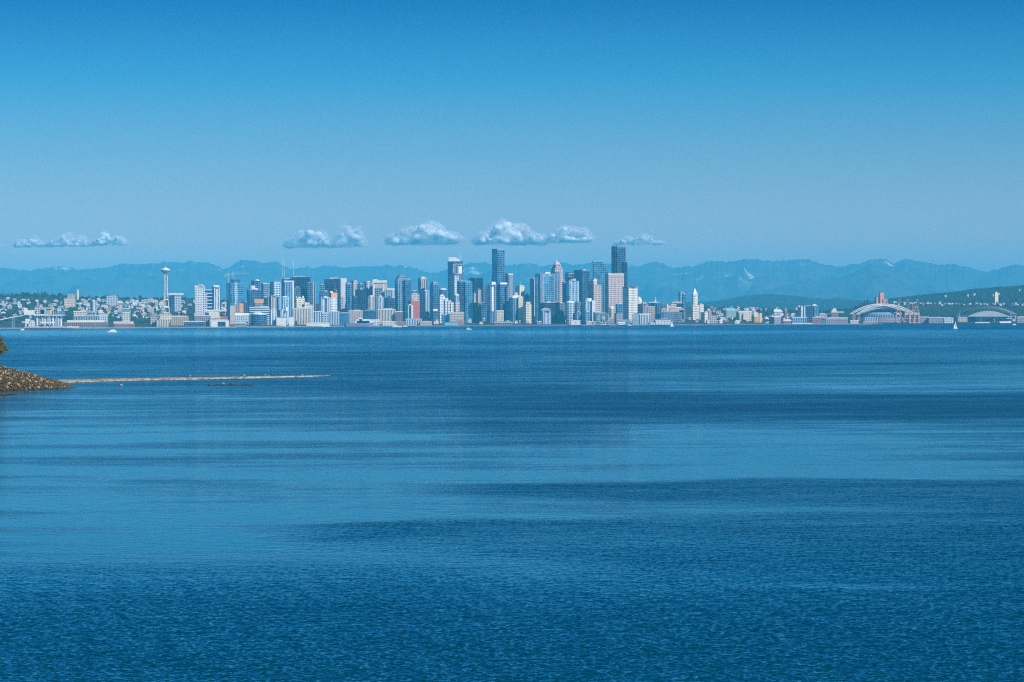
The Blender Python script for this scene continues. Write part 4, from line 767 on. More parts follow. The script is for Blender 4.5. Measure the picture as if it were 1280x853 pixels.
radio_mast('right of the close pair of red and white radio masts', 355.6, 352, 323, 1720)
radio_mast('lone red and white radio mast above the wide dark block', 366.8, 350, 321.5, 1710)
# arched football ground
def arch(g, px0, px1, py0, pyt, Y, o, half, depth_shift=0, n=28, skew=0):
    """tube truss arch from pixel points"""
    k = Y/F; pts = []
    for i in range(n+1):
        u = i/n; px = lerp(px0, px1, u); py = py0 - (py0-pyt)*(1-(2*u-1)**2)
        pts.append(Vector((wx(px, Y+depth_shift, py), Y+depth_shift, wz(px, py, Y+depth_shift)))-o)
    for p, q in zip(pts, pts[1:]): g.bar(p, q, half*k, 6)
    return pts
def football_ground():
    px, Y = 1103, shore(1103)+700
    o, k = frame_at(px, Y, hill_z(px, Y)-1); P = lambda x, y, dy=0: Vector((wx(x, Y+dy, y), Y+dy, wz(x, y, Y+dy)))-o
    t = thing('football_stadium', 'open stadium under two great white roof arches', 'stadium', o)
    LM.append((1104, 381, 'the white arched stadium'))
    pa = []
    for (a, b_, y0, yt, dy) in ((1070.5, 1144, 393.2, 380.6, 0), (1062.5, 1137, 393, 380.4, 190)):
        g = Geo(); p1 = arch(g, a, b_, y0, yt, Y, o, .70, dy); p2 = arch(g, a+2.2, b_-2.2, y0+.6, yt+1.8, Y, o, .5, dy)
        for i in range(0, 29, 2): g.bar(p1[i], p2[min(28, i+1)], .16*k, 4); g.bar(p2[i], p1[min(28, i+1)], .16*k, 4)
        m_ = g.build('roof_arch', 'white', t); pa.append(p1)
    # roof plates hung below each arch
    for (dy, a, b_, yt) in ((0, 1076, 1140, 385.4), (190, 1068, 1132, 384.8)):
        g = Geo(); n = 20
        top = [P(lerp(a, b_, i/n), 393.4-(393.4-yt)*(1-(2*i/n-1)**2), dy+(20 if dy == 0 else -20)) for i in range(n+1)]
        bot = [P(lerp(a, b_, i/n), 395.2-(395.2-yt-4.4)*(1-(2*i/n-1)**2)*.75, dy+(70 if dy == 0 else -70)) for i in range(n+1)]
        for i in range(n): g.poly([top[i], bot[i], bot[i+1], top[i+1]])
        g.build('roof_plate', 'steel', t)
    for i in range(3, 26, 2):
        g = Geo(); a = pa[0][i]; g.bar(a, Vector((a.x, a.y+25, wz(1103, 389.6, Y)-o.z)), .22*k, 4); g.build('hanger', 'white', t)
    g = Geo(); n = 24
    for (r0, r1, za, zb_) in ((1.0, .98, 0, 388.8),):
        pass
    z1 = wz(1103, 390.6, Y)-o.z; hw = 34*k
    for (yb_, yt_, w_, nm, mt, dd) in ((405, 396.6, 1.0, 'lower_concourse', 'mauvegrid', 0), (396.6, 393.4, .97, 'club_level', 'deepvert', 6), (393.4, 390.6, .9, 'upper_stand', 'steel', 16)):
        g = Geo(); za, zc = max(0, wz(1103, yb_, Y)-o.z), wz(1103, yt_, Y)-o.z
        if nm == 'lower_concourse': za = 0
        q = [(math.cos(t_)*hw*w_, 95+math.sin(t_)*(95-dd)) for t_ in [2*math.pi*i/32 for i in range(32)]]
        g.prism(q, za, zc); g.build(nm, mt, t)
    g = Geo(); g.box(-23*k, -5*k, -12, 6, 0, wz(1103, 396.4, Y)-o.z); g.build('glass_front', 'seavert', t)
    for s, xx in ((0, 1067), (1, 1073.5)):
        g = Geo(); a = P(xx, 405, 10*s); b_ = P(xx, 393, 10*s); a.z = 0; g.box(a.x-2*k, a.x+2.2*k, -14+30*s, 12+30*s, 0, b_.z); g.build('abutment_tower', 'brown', t)
football_ground()
# ball park with rolling roof
def ball_park():
    px, Y = 1231, shore(1231)+1000
    o, k = frame_at(px, Y, hill_z(px, Y)-1); P = lambda x, y, dy=0: Vector((wx(x, Y+dy, y), Y+dy, wz(x, y, Y+dy)))-o
    t = thing('ball_park', 'ball park with dark curved rolling roof trusses and grey roof', 'stadium', o)
    LM.append((1230, 384, 'the dark roofed ball park'))
    n = 26
    def arcp(a, b_, y0, yt, dy): return [P(lerp(a, b_, i/n), y0-(y0-yt)*(1-abs(2*i/n-1)**2.1), dy) for i in range(n+1)]
    for (a, b_, y0, yt, dy, nm, mt, th) in ((1194, 1266, 392.4, 384.2, 0, 'roof_truss', 'dark', 1.5), (1203, 1272, 393, 383.2, 140, 'roof_truss', 'dark', 1.3)):
        g = Geo(); A = arcp(a, b_, y0, yt, dy); B = arcp(a+1, b_-1, y0+th+.6, yt+th, dy)
        for i in range(n): g.bar(A[i], A[i+1], .3*k, 5); g.bar(B[i], B[i+1], .3*k, 5); g.bar(A[i], B[i+1], .2*k, 4); g.bar(B[i], A[i+1], .2*k, 4)
        g.build(nm, mt, t)
    A = arcp(1196, 1265, 392.8, 384.7, 8); B = arcp(1204, 1271, 393.2, 383.8, 132); g = Geo()
    for i in range(n): g.poly([A[i], A[i+1], B[i+1], B[i]])
    g.build('rolling_roof', 'slate', t)
    A = arcp(1212, 1258, 394.6, 388.6, 20); B = arcp(1210, 1262, 395.6, 390.6, -20); g = Geo()
    for i in range(n): g.poly([B[i], B[i+1], A[i+1], A[i]])
    C = [P(lerp(1210, 1262, i/n), 396, -20) for i in range(n+1)]
    for i in range(n): g.poly([C[i], C[i+1], B[i+1], B[i]])
    g.build('fixed_roof', 'grey', t)
    g = Geo(); a, b_ = P(1220, 400), P(1266, 400); g.box(a.x, b_.x, 0, 150, 0, P(1230, 396.2).z); g.build('grandstand', 'mauvegrid', t)
    g = Geo(); g.box(P(1219, 400).x, P(1268, 400).x, -8, 0, P(1230, 397.4).z-5, P(1230, 396).z); g.build('concourse_band', 'palehoriz', t)
    g = Geo(); a, b_ = P(1194.5, 400), P(1206.5, 400); g.box(a.x, b_.x, -60, 10, 0, P(1200, 396.8).z); g.build('brick_gatehouse', 'beigegrid', t)
    g = Geo(); g.box(P(1194.4, 400).x, P(1220, 400).x, 5, 60, 0, P(1200, 394).z); g.build('left_stand', 'navy', t)
    g = Geo(); g.box(P(1265, 400).x, P(1269.6, 400).x, -8, 40, 0, P(1267, 395).z); g.build('right_gatehouse', 'palegrid', t)
    for x in (1199.6, 1226, 1243, 1263.6):
        g = Geo(); p = P(x, 400, -12); g.bar((p.x, p.y, 0), (p.x, p.y, P(x, 391.4, -12).z), .25*k, 5); g.build('roof_leg', 'white', t)
ball_park()
# quayside container cranes
def gantry(label, px, dY, w_=7.0, top=386.5, boom=374.4, col='orangep'):
    Y = shore(px)+dY; o = Vector((wx(px, Y), Y, 2.5)); k = Y/F; z = lambda y: wz(px, y, Y)-2.5
    t = thing('container_crane', label, 'crane', o, 0, 'orange container cranes on the right quay')
    h = w_/2*k; c = plain((.74, .38, .31), .7); D = 26
    for sx in (-1, 1):
        for sy in (0, 1):
            g = Geo(); g.bar((sx*h, sy*D, 0), (sx*h*.92, sy*D, z(391.5)), .42*k, 4); g.build('leg', c, t)
    g = Geo()
    for y in (0, D): g.bar((-h, y, z(398.5)), (h, y, z(398.5)), .32*k, 4); g.bar((-h, y, z(391.5)), (h, y, z(391.5)), .45*k, 4); g.bar((-h, y, z(403.6)), (h, y, z(403.6)), .45*k, 4)
    for s in (-1, 1): g.bar((s*h, 0, z(398.5)), (s*h, D, z(398.5)), .3*k, 4); g.bar((s*h, 0, z(391.5)), (s*h, D, z(391.5)), .3*k, 4)
    g.bar((-h, 0, z(398.5)), (h, 0, z(391.5)), .2*k, 4)
    g.build('portal_beams', c, t)
    g = Geo(); 
    for s in (-1, 1): g.bar((s*h*.9, 4, z(391.5)), (s*h*.3, 6, z(top)), .32*k, 4); g.bar((s*h*.9, D, z(391.5)), (s*h*.3, 8, z(top)), .26*k, 4)
    g.bar((-h*.35, 6, z(top)), (h*.35, 6, z(top)), .3*k, 4); g.build('apex_frame', c, t)
    g = Geo()
    for s in (-1, 1): g.bar((s*h*.4, -4, z(392)), (s*h*.34, -16, z(boom)), .24*k, 4)
    for i in range(6): u = i/5; yy = lerp(392, boom, u); g.bar((-h*.4, lerp(-4, -16, u), z(yy)), (h*.4, lerp(-4, -16, u), z(yy)), .17*k, 4)
    g.build('raised_boom', c, t)
    g = Geo(); g.box(-h*.6, h*.6, D-6, D+10, z(393.5), z(391)); g.build('machine_house', 'pale', t)
gantry('leftmost orange container crane, in front of the stadium arch', 1123.4, 40)
gantry('second orange container crane from the left, boom raised', 1134.6, 55)
gantry('third orange container crane from the left, half behind the last', 1141.0, 120, 6, 388, 380)
gantry('rightmost orange container crane, clear of the stadium arch', 1146.0, 40, 7, 383, 374.6)
# grain terminal
def silos():
    Y = shore(50)+40; o = Vector((wx(60, Y), Y, 2.0)); k = Y/F
    P = lambda x, y: (wx(x, Y, y)-o.x, wz(x, y, Y)-2.0)
    t = thing('grain_terminal', 'pale grain silo row with white head houses on left quay', 'grain terminal', o)
    LM.append((55, 386, 'the grain silos'))
    i = 0
    x = 45.2
    while x < 78:
        g = Geo(); r = 1.55*k; c = (P(x, 400)[0], 20 + (i % 2)*3); g.lathe([(r, 0), (r, P(x, 395.4)[1]), (0, P(x, 395.4)[1])], 14, c); g.build('silo', ('pale', 'steel', 'grey')[i % 3], t); x += 3.3; i += 1
    for (a, b_, yt, yb, mt, nm) in ((44.5, 57, 386, 395.4, 'palegrid', 'head_house'), (49.8, 55.2, 387, 392.8, 'white', 'head_house'), (56.5, 61, 388, 395.4, 'palevert', 'head_house'), (61.4, 64, 387.8, 392.9, 'yellow', 'yellow_hoist'), (64.4, 79, 389, 395.4, 'deepvert', 'conveyor_gallery'), (44, 64, 384.6, 386.2, 'pink', 'roof_walk')):
        g = Geo(); a_, z1 = P(a, yt); c_, z0 = P(b_, yb); g.box(a_, c_, 10, 34, z0, z1); g.build(nm, mt, t)
    for (a, b_) in ((49.6, 55.6), (66, 72.4)):
        g = Geo(); (x0, z1), (x1, z0) = P(a, 386.8), P(b_, 393.2)
        for xx in (x0, x1): g.bar((xx, 6, z0), (xx, 6, z1), .3*k, 4)
        g.bar((x0, 6, z1), (x1, 6, z1), .3*k, 4); g.build('hoist_frame', 'ivory', t)
    g = Geo(); (x0, z1), (x1, z0) = P(50, 402.6), P(68, 404); g.box(x0, x1, 2, 8, z0, z1); g.build('loading_dock', 'ivory', t)
silos()
def conveyor():
    Y = shore(40)-40; o = Vector((wx(40, Y), Y, 0)); k = Y/F
    P = lambda x, y, dy=0: Vector((wx(x, Y, y), Y+dy, wz(x, y, Y)))-o
    t = thing('conveyor_bridge', 'long white conveyor bridge climbing to the grain silos', 'conveyor', o)
    g = Geo(); pts = [P(-60, 409), P(0, 400), P(16, 396.6), (P(34, 393.8)), P(79.5, 394.2)]
    for a, b_ in zip(pts, pts[1:]): g.bar(a, b_, .72*k, 4)
    g.build('gallery', 'white', t)
    for x, yt in ((15.2, 397), (17.6, 396.6), (38.6, 394), (62, 394), (70.4, 394), (77.5, 394)):
        g = Geo(); a = P(x, yt); g.bar(a, Vector((a.x, a.y, -2)), .3*k, 4); g.build('trestle', 'pale', t)
    g = Geo(); (a, b_) = P(30, 388), P(43, 393.8)
    g.box(a.x, P(34, 388).x, -4, 8, b_.z, P(31, 385.4).z); g.box(P(34, 388).x, b_.x, -4, 8, b_.z, P(36, 388).z); g.build('transfer_tower', 'ivory', t)
conveyor()
def white_mill():
    bk('white blocky loading house on the quay, under the conveyor', [('wall', 'box', 31.5, 37, 399, None, 'white'), ('wing', 'box', 36.5, 43, 401.4, None, 'ivorygrid'), ('shed', 'box', 27, 31.5, 401.4, None, 'pinkgrid')], 20, name='loading_house', lm='the white loading house')
white_mill()
# ------------------------------------------------------------------ vessels
def water_Y(px, py):
    yh = 401.5 + ROLL*(640-px)
    return F*HC/(py-yh)
def hull(g, L, B, D, n=14, bow=.28, z0=-1.2):
    """pointed hull along +x (bow right), deck at D"""
    sec = []
    for i in range(n+1):
        u = i/n; x = -L/2+L*u
        w_ = B/2*(1-max(0, (u-(1-bow))/bow)**2)*(.86+.14*min(1, u*6)); sh = D*(1+.25*max(0, u-.6)**1.5)
        sec.append([(x+ (sh*.35 if u > .98 else 0), -w_, sh), (x, -w_*.72, z0), (x, w_*.72, z0), (x+(sh*.35 if u > .98 else 0), w_, sh)])
    for a, b_ in zip(sec, sec[1:]):
        for j in range(3): g.poly([a[j], a[j+1], b_[j+1], b_[j]])
        g.poly([a[3], a[0], b_[0], b_[3]])
    g.poly(sec[0]); g.poly(sec[-1][::-1])
def yacht(label, px, py, L, H, flip=1, group=None, name='motor_yacht'):
    Y = water_Y(px, py); o = Vector((wx(px, Y, py), Y, 0))
    t = thing(name, label, 'boat', o, 0 if flip > 0 else math.pi, group)
    D = H*.34
    g = Geo(); hull(g, L, L*.26, D); g.build('hull', 'white', t)
    g = Geo(); g.prism([(-L*.40, -L*.10), (L*.22, -L*.10), (L*.22, L*.10), (-L*.40, L*.10)], D, H*.66, inset([(-L*.40, -L*.09), (L*.16, -L*.09), (L*.16, L*.09), (-L*.40, L*.09)], L*.01)); c = g.build('cabin', 'white', t)
    g = Geo(); g.box(-L*.34, L*.15, -L*.103, -L*.1, H*.44, H*.56); g.build('window_strip', 'navy', c)
    g = Geo(); g.prism([(-L*.28, -L*.07), (L*.05, -L*.07), (L*.05, L*.07), (-L*.28, L*.07)], H*.66, H*.86, [(-L*.28, -L*.06), (L*.0, -L*.06), (L*.0, L*.06), (-L*.28, L*.06)]); g.build('flybridge', 'white', t)
    g = Geo(); g.bar((-L*.12, 0, H*.84), (-L*.16, 0, H*1.1), .12, 4); g.build('mast', 'pale', t)
    return t
yacht('white motor yacht with two decks off the left shore', 139.6, 415.7, 22, 6.6, -1)
yacht('tiny white launch below the conveyor bridge', 27.6, 413.2, 13, 4.4, -1, name='launch')
yacht('small white speedboat towing a long pale wake, mid channel', 586, 412.2, 12, 5.0, 1, name='speedboat')
yacht('white harbour cruise boat by the piers below the teal tower', 496, 409.2, 34, 8.0, 1, name='cruise_boat')
yacht('little white boat lying off the far right quay', 1267.6, 406.6, 14, 5, -1, name='launch')
yacht('white tour boat moored left of the white harbour cruise boat pier', 506.5, 408.7, 16, 5, 1, name='tour_boat')
yacht('tiny white workboat moored below the bright quay of ferris wheel', 787, 407.4, 12, 5, 1, name='launch')
def wake():
    a = water_Y(563, 411.9); b_ = water_Y(585, 412.15)
    vs = []; n = 30
    for i in range(n+1):
        u = i/n; px = lerp(584.5, 562, u); Y = lerp(water_Y(584.5, 412.2), water_Y(562, 412.0), u)
        w_ = 3+60*u; x = wx(px, Y, 412)
        vs += [(x, Y-w_, .10), (x, Y+w_, .10)]
    me = bpy.data.meshes.new('foam_wake'); me.from_pydata(vs, [], [(2*i, 2*i+2, 2*i+3, 2*i+1) for i in range(n)])
    o = link(bpy.data.objects.new('foam_wake', me)); me.materials.append(plain((.55, .66, .7), .6)); o['kind'] = 'stuff'
wake()
def sailboat(label, px, py, H):
    Y = water_Y(px, py); o = Vector((wx(px, Y, py), Y, 0)); L = H*.52
    t = thing('sailboat', label, 'sailboat', o)
    g = Geo(); hull(g, L, L*.28, L*.1); g.build('hull', 'white', t)
    g = Geo(); g.bar((L*.06, 0, L*.08), (L*.06, 0, H), .16, 5); g.build('mast', 'pale', t)
    for nm, pts in (('mainsail', [(L*.04, 0, H*.12), (-L*.42, .5, H*.13), (L*.04, 0, H*.98)]), ('jib_sail', [(L*.09, 0, H*.86), (L*.47, .4, H*.10), (L*.10, 1.2, H*.12)])):
        g = Geo(); q = [Vector(p) for p in pts]
        bel = (q[0]+q[1]+q[2])/3+Vector((0, 1.0, 0))
        for i in range(3): g.poly([q[i], q[(i+1) % 3], bel])
        for i in range(3): g.poly([q[(i+1) % 3]+Vector((0, .05, 0)), q[i]+Vector((0, .05, 0)), bel+Vector((0, .05, 0))])
        g.build(nm, 'white', t)
    g = Geo(); g.box(-L*.25, L*.08, -L*.07, L*.07, L*.09, L*.15); g.build('cabin', 'white', t)
sailboat('tall narrow white sailboat off the ball park on the right', 1194.4, 411.4, 16.5)
sailboat('white sailboat under sail at the end of the long white pier', 840, 408.6, 21)
def freighter(label, x0, x1, wl, deck, red, Y, house, mt, red_c='red', hh=None, cargo=()):
    o = Vector((wx((x0+x1)/2, Y, wl), Y, 0)); k = Y/F; L = (x1-x0)*k
    t = thing('cargo_ship', label, 'ship', o)
    z = lambda y: wz((x0+x1)/2, y, Y)-wz((x0+x1)/2, wl, Y)
    g = Geo(); hull(g, L, L*.14, z(deck)); g.build('hull', mt, t)
    g = Geo(); hull(g, L*1.002, L*.142, z(red)); g.build('red_boot_topping', red_c, t)
    for (a, b_, yt, nm, m_) in list(house)+list(cargo):
        X0, X1 = (a-(x0+x1)/2)*k, (b_-(x0+x1)/2)*k
        g = Geo(); g.box(X0, X1, -L*.045, L*.045, z(deck), z(yt)); g.build(nm, m_, t)
freighter('grey bulk carrier with red lower hull at the grain quay', 31, 98, 411.9, 409.2, 410.6, shore(60)-170, [(33, 38, 405.4, 'deckhouse', 'ivorygrid'), (34.4, 36.2, 403.8, 'funnel', 'pale')], 'pale', 'red', None, [(44, 50, 408.4, 'hatch_cover', 'grey'), (54, 60, 408.4, 'hatch_cover', 'grey'), (64, 70, 408.4, 'hatch_cover', 'grey'), (74, 80, 408.4, 'hatch_cover', 'grey'), (84, 90, 408.4, 'hatch_cover', 'grey')])
freighter('navy hulled ship with red waterline and long white deckhouse', 432.6, 466, 409.9, 405.2, 408.2, shore(450)-150, [(444, 466, 402.6, 'deckhouse', 'ivory'), (446, 462, 400.4, 'upper_deckhouse', 'white'), (449, 453, 398.6, 'bridge', 'white')], 'blue', 'red')
# ------------------------------------------------------------------ sea wall and piers
def sea_wall():
    t = thing('sea_wall', 'long pale sea wall running along the whole city shore', 'sea wall', (0, 0, 0))
    g = Geo(); c = Geo()
    ps = [(wx(px, shore(px)), shore(px)) for px in range(-260, 1526, 15)]
    for a, b in zip(ps, ps[1:]):
        g.poly([(a[0], a[1]-3, -2), (b[0], b[1]-3, -2), (b[0], b[1]-2, 3.2), (a[0], a[1]-2, 3.2)])
        c.poly([(a[0], a[1]-4, 3.2), (b[0], b[1]-4, 3.2), (b[0], b[1]-4, 4.0), (a[0], a[1]-4, 4.0)]); c.poly([(a[0], a[1]-4, 4.0), (b[0], b[1]-4, 4.0), (b[0], b[1]+2, 4.0), (a[0], a[1]+2, 4.0)])
    g.build('wall_face', 'slate', t); c.build('coping', 'beige', t)
sea_wall()
def pier(label, x0, x1, out=70):
    S = shore((x0+x1)/2); xc = (x0+x1)/2; o = Vector((wx(xc, S), S-out, 0)); h = (x1-x0)/2*S/F
    t = thing('pier', label, 'pier', o)
    g = Geo(); g.box(-h, h, 0, out-3, 2.4, 3.6); g.build('deck', 'tan', t)
    g = Geo(); n = max(3, int(h/5))
    for i in range(n+1):
        for y in (1.5, out*.5): x = lerp(-h+.8, h-.8, i/n); g.bar((x, y, -2), (x, y, 2.4), .5, 5)
    g.build('pilings', 'dark', t)
for a in (('broad pier carrying the bright white pier shed', 710, 728), ('pier under the ferris wheel', 744, 762), ('pier left of the teal roofed shed', 601, 628), ('pier under the long white shed left of the sailboat', 812, 838), ('short pier below the dark teal gabled hall', 772, 790), ('pier below the right end of the red shed', 505, 520)):
    pier(*a)
# hand placed waterfront sheds: label, x0, x1, top, wall, roof
for (lb, x0, x1, yt, wl, rf, dY) in (
 ('cream pier shed with arches right of the navy hulled ship', 478, 494, 402.6, 'ivorygrid', 'ivory', 30), ('long grey white ribbed shed below the pale green flats', 507, 527, 399.4, 'palevert', 'pale', 70),
 ('dull red roofed shed right of the cream arched pier shed', 494, 507, 402.8, 'brickgrid', 'mauve', 60), ('peach walled pier shed below the chamfered blue tower', 525, 539.6, 402.6, 'pinkgrid', 'tan', 30),
 ('turquoise fronted aquarium shed left of the speedboat', 556.6, 572, 403.8, 'aqua', 'sea', 30), ('small magenta roofed shed above the turquoise shed', 570.6, 579, 401.4, 'brick', 'red', 70),
 ('cream columned market block above the pier sheds, below dark teal tower', 472, 494, 387.6, 'creamvert', 'ivory', 260), ('dark angular glass block left of the cream columned market block', 454.6, 470, 388, 'navy', 'deep', 230),
 ('white gabled pier house right of the navy hulled ship', 458, 474, 401, 'ivorygrid', 'white', 40), ('blue glass block above the market, right of white stepped block', 552, 566, 393.6, 'deep', 'steel', 160),
 ('grey concrete block with pink top under the stepped white block', 562, 580, 391.2, 'beigegrid', 'pink', 140), ('cream terminal with black arches below the white topped glass pair', 618, 641, 403.4, 'slategrid', 'beige', 30),
 ('round shouldered cream church block below the glass pair', 620.6, 629.6, 389, 'creamgrid', 'ivory', 180), ('brown block behind the cruise boat with grey roof', 494.6, 506, 390, 'browngrid', 'ivory', 240),
 ('pale teal and white block left of the dark red block foot', 436, 453, 389, 'pinkgrid', 'ivory', 220), ('blue glass waterfront block left of the pinkish block', 424.4, 436.6, 391.6, 'deep', 'steel', 190),
 ('pale green waterfront flats under the orange scaffold tower', 411, 424, 390.4, 'palevert', 'pale', 200), ('grey flats with arched tops left of the pale green ones', 392.6, 402, 390, 'palevert', 'white', 200),
 ('blue grey flats between the arched tops and pale green flats', 402, 411, 391.6, 'balcony', 'pale', 190), ('long low sculpture park wall above the left shore', 383, 411, 404.6, 'ivory', 'white', 40),
 ('tan low rank of sheds right of the container cranes', 1161, 1182, 397.6, 'mauvegrid', 'pale', 300), ('pinkish low rank of sheds beside the rightmost container crane', 1149.6, 1161, 396.8, 'mauvegrid', 'pale', 260),
 ('pale boxy terminal left of the ball park', 1180, 1192, 398.2, 'palegrid', 'white', 200), ('long thin cream quay shed under the ball park', 1219, 1237, 403.6, 'creamgrid', 'ivory', 60),
 ('white tent roofed quay shed under the ball park right end', 1250, 1264, 403.4, 'ivory', 'white', 60), ('pinkish block at the far right quay', 1271, 1283, 396.8, 'mauvegrid', 'beige', 240),
 ('cream quay office below the left end of stadium', 1063, 1073, 401.4, 'ivorygrid', 'white', 50), ('low rust coloured shed in front of the stadium', 1079, 1097, 403, 'brick', 'pink', 50)):
    building(lb, [('wall', 'box', x0, x1, yt, None, wl), ('roof', 'gable' if 'gabled' in lb or 'tent' in lb else 'bar', x0-.3, x1+.3, yt-(1.4 if 'gabled' in lb or 'tent' in lb else .8), yt, rf)], dY, 'shed' if 'shed' in lb else 'building', 'shed' if 'shed' in lb else 'building', 0)
# ------------------------------------------------------------------ the small buildings of the slopes and the quays
RNG = random.Random(11)
CW = {'white': 'white', 'ivory': 'ivory', 'cream': 'cream', 'beige': 'beige', 'pink': 'pinkish', 'brick': 'brick red', 'grey': 'grey', 'pale': 'pale grey', 'tan': 'tan', 'mauve': 'mauve brown', 'steel': 'steel blue', 'orange': 'orange', 'teal': 'teal', 'slate': 'slate blue'}
ZONES = [  # x0, x1, base y0, y1, n, width range, height range, colours, group, houses?
 (-4, 84, 376, 399, 58, (2.2, 7.5), (1.6, 4.5), 'white ivory pink grey mauve beige pale'.split(), 'houses and flats on the left hillside', 1),
 (98, 204, 376, 399, 108, (2.2, 9), (1.6, 5), 'white white ivory pink grey beige pale cream tan'.split(), 'houses and flats between silos and needle tower', 1),
 (214, 300, 377, 398, 34, (3, 7), (2, 4.5), 'white ivory pink grey beige cream'.split(), 'houses and flats right of the needle tower', 1),
 (452, 600, 390, 406, 62, (2.6, 8), (2.2, 5), 'ivory pale beige pink tan grey mauve cream'.split(), 'low blocks behind the central piers', 0),
 (300, 452, 394, 403, 16, (3, 7), (2, 4.5), 'pale ivory grey steel beige'.split(), 'low blocks above the waterfront park', 0),
 (596, 712, 388, 406, 60, (2.6, 8), (2, 4.6), 'beige pink pale mauve tan ivory brick grey'.split(), 'low market district blocks', 0),
 (762, 880, 398, 406, 14, (4, 10), (2, 3.6), 'ivory mauve steel tan pale slate'.split(), 'low blocks of the old quarter quay', 0),
 (872, 1000, 386, 405, 66, (2.8, 8), (1.8, 4.2), 'white ivory pink beige cream brick pale mauve tan'.split(), 'low buildings on the south slope', 1),
 (1116, 1282, 378.6, 382.6, 44, (1.8, 5), (1.0, 2.0), 'white white ivory pale'.split(), 'white houses along the wooded right crest', 1),
]
PEND = []
def small_house(px, py, w_, h, col, roof, houses, grp):
    Y = hill_Y(px, py); o = Vector((wx(px, Y, py), Y, hill_z(px, Y)-1.5)); k = Y/F; W, H, D = w_*k, h*k+1.5, w_*k*RNG.uniform(.5, .9)
    root = thing('house' if houses and w_ < 4.2 else ('apartment_block' if houses else 'building'), '', 'house' if houses and w_ < 4.2 else 'building', o, RNG.uniform(-.1, .55), grp)
    base = [(-W/2, 0), (W/2, 0), (W/2, D), (-W/2, D)]
    g = Geo(); g.prism(base, 0, H)
    pre = {'white': 'whitegrid', 'ivory': 'ivorygrid', 'cream': 'creamgrid', 'beige': 'beigegrid', 'pink': 'pinkgrid', 'grey': 'greygrid', 'pale': 'palegrid', 'tan': 'tangrid', 'mauve': 'mauvegrid', 'brick': 'brickgrid', 'slate': 'slategrid'}.get(col, col)
    g.build('wall', pre, root)
    g = Geo(); e = .6
    if roof == 'gabled':
        m = H + W*.26*min(1, 14/W); p = [(-W/2-e, -e, H), (W/2+e, -e, H), (W/2+e, D+e, H), (-W/2-e, D+e, H)]; a, b = (-W/2-e, D/2, m), (W/2+e, D/2, m)
        g.poly([p[0], p[1], b, a]); g.poly([p[2], p[3], a, b]); g.poly([p[1], p[2], b]); g.poly([p[3], p[0], a])
        rm = RNG.choice(['slate', 'brown', 'mauve', 'grey', 'brick'])
    else:
        g.prism([(x*1.02, y) for x, y in base], H-.3, H+1.1, bottom=True); q = [(x*.35+W*.1, D*.3+y*.4) for x, y in base]; g.prism(q, H+1.1, H+3.4)
        rm = RNG.choice(['white', 'pale', 'ivory', 'grey', 'slate'])
    g.build('roof', rm, root)
    if W > 16 and RNG.random() < .5:
        g = Geo(); g.box(-W*.1, W*.25, D*.3, D*.7, H, H+4.5); g.build('stair_house', RNG.choice(['white', 'beige', 'pale']), root)
    size = 'wide' if w_ > h*2.1 and w_ > 5 else ('tall' if h > w_*.95 else ('small' if w_ < 3.6 else ('mid sized' if w_ < 6 else 'large')))
    kind = root['category'] if root['category'] == 'house' else 'block'
    PEND.append([px, py-h/2, root, '%s %s %s-roofed %s' % (size, CW[col], roof, kind)])
for (x0, x1, y0, y1, n, wr, hr, cols, grp, hs) in ZONES:
    pts = []
    tries = 0
    while len(pts) < n and tries < 9000:
        tries += 1
        px, py = RNG.uniform(x0, x1), RNG.uniform(y0, y1)
        w_ = RNG.uniform(*wr)
        if any(abs(px-a) < (w_+b)*.5 and abs(py-c) < 2.0 for a, c, b in pts): continue
        if hs and x1 < 1100 and fbm(px*.06, py*.22, 7, 3) < RNG.uniform(-.25, .12): continue
        if y0 < 379 and py < prof(RG, px)+4.5 and x1 < 1100: continue
        pts.append((px, py, w_))
    for (px, py, w_) in pts:
        h = min(RNG.uniform(*hr), w_*1.5)
        small_house(px, py, w_, h, RNG.choice(cols), 'gabled' if (hs and w_ < 4.2) or RNG.random() < .15 else 'flat', hs, grp)
def name_all():
    ORD = ['leftmost', 'second', 'third', 'fourth', 'fifth', 'sixth', 'seventh', 'eighth', 'ninth', 'tenth', 'eleventh', 'twelfth']
    NUM = ['', 'one', 'two', 'three', 'four', 'five', 'six', 'seven', 'eight', 'nine', 'ten', 'eleven', 'twelve']
    by = {}
    for p in PEND:
        best = min(LM, key=lambda l: abs(l[0]-p[0]) + .25*abs(l[1]-p[1]) + len(l[2].split())*.5)
        dx = p[0]-best[0]
        rel = 'left of' if dx < -3.5 else ('right of' if dx > 3.5 else ('below' if p[1] > best[1]+6 else 'near'))
        p.append('%s %s %s' % (p[3], rel, best[2]))
        by.setdefault(p[-1], []).append(p)
    for k, l in by.items():
        l.sort(key=lambda p: p[0]); m = len(l)
        for i, p in enumerate(l):
            s = k if m == 1 else (k + (', %s of %s' % (ORD[i], NUM[m]) if i == 0 else (', %s of %s from left' % (ORD[i], NUM[m]))))
            if len(s.replace('-', ' ').split()) > 16: s = s.split(' ', 2 if s.startswith('mid sized') else 1)[-1]
            p[2]['label'] = s
name_all()
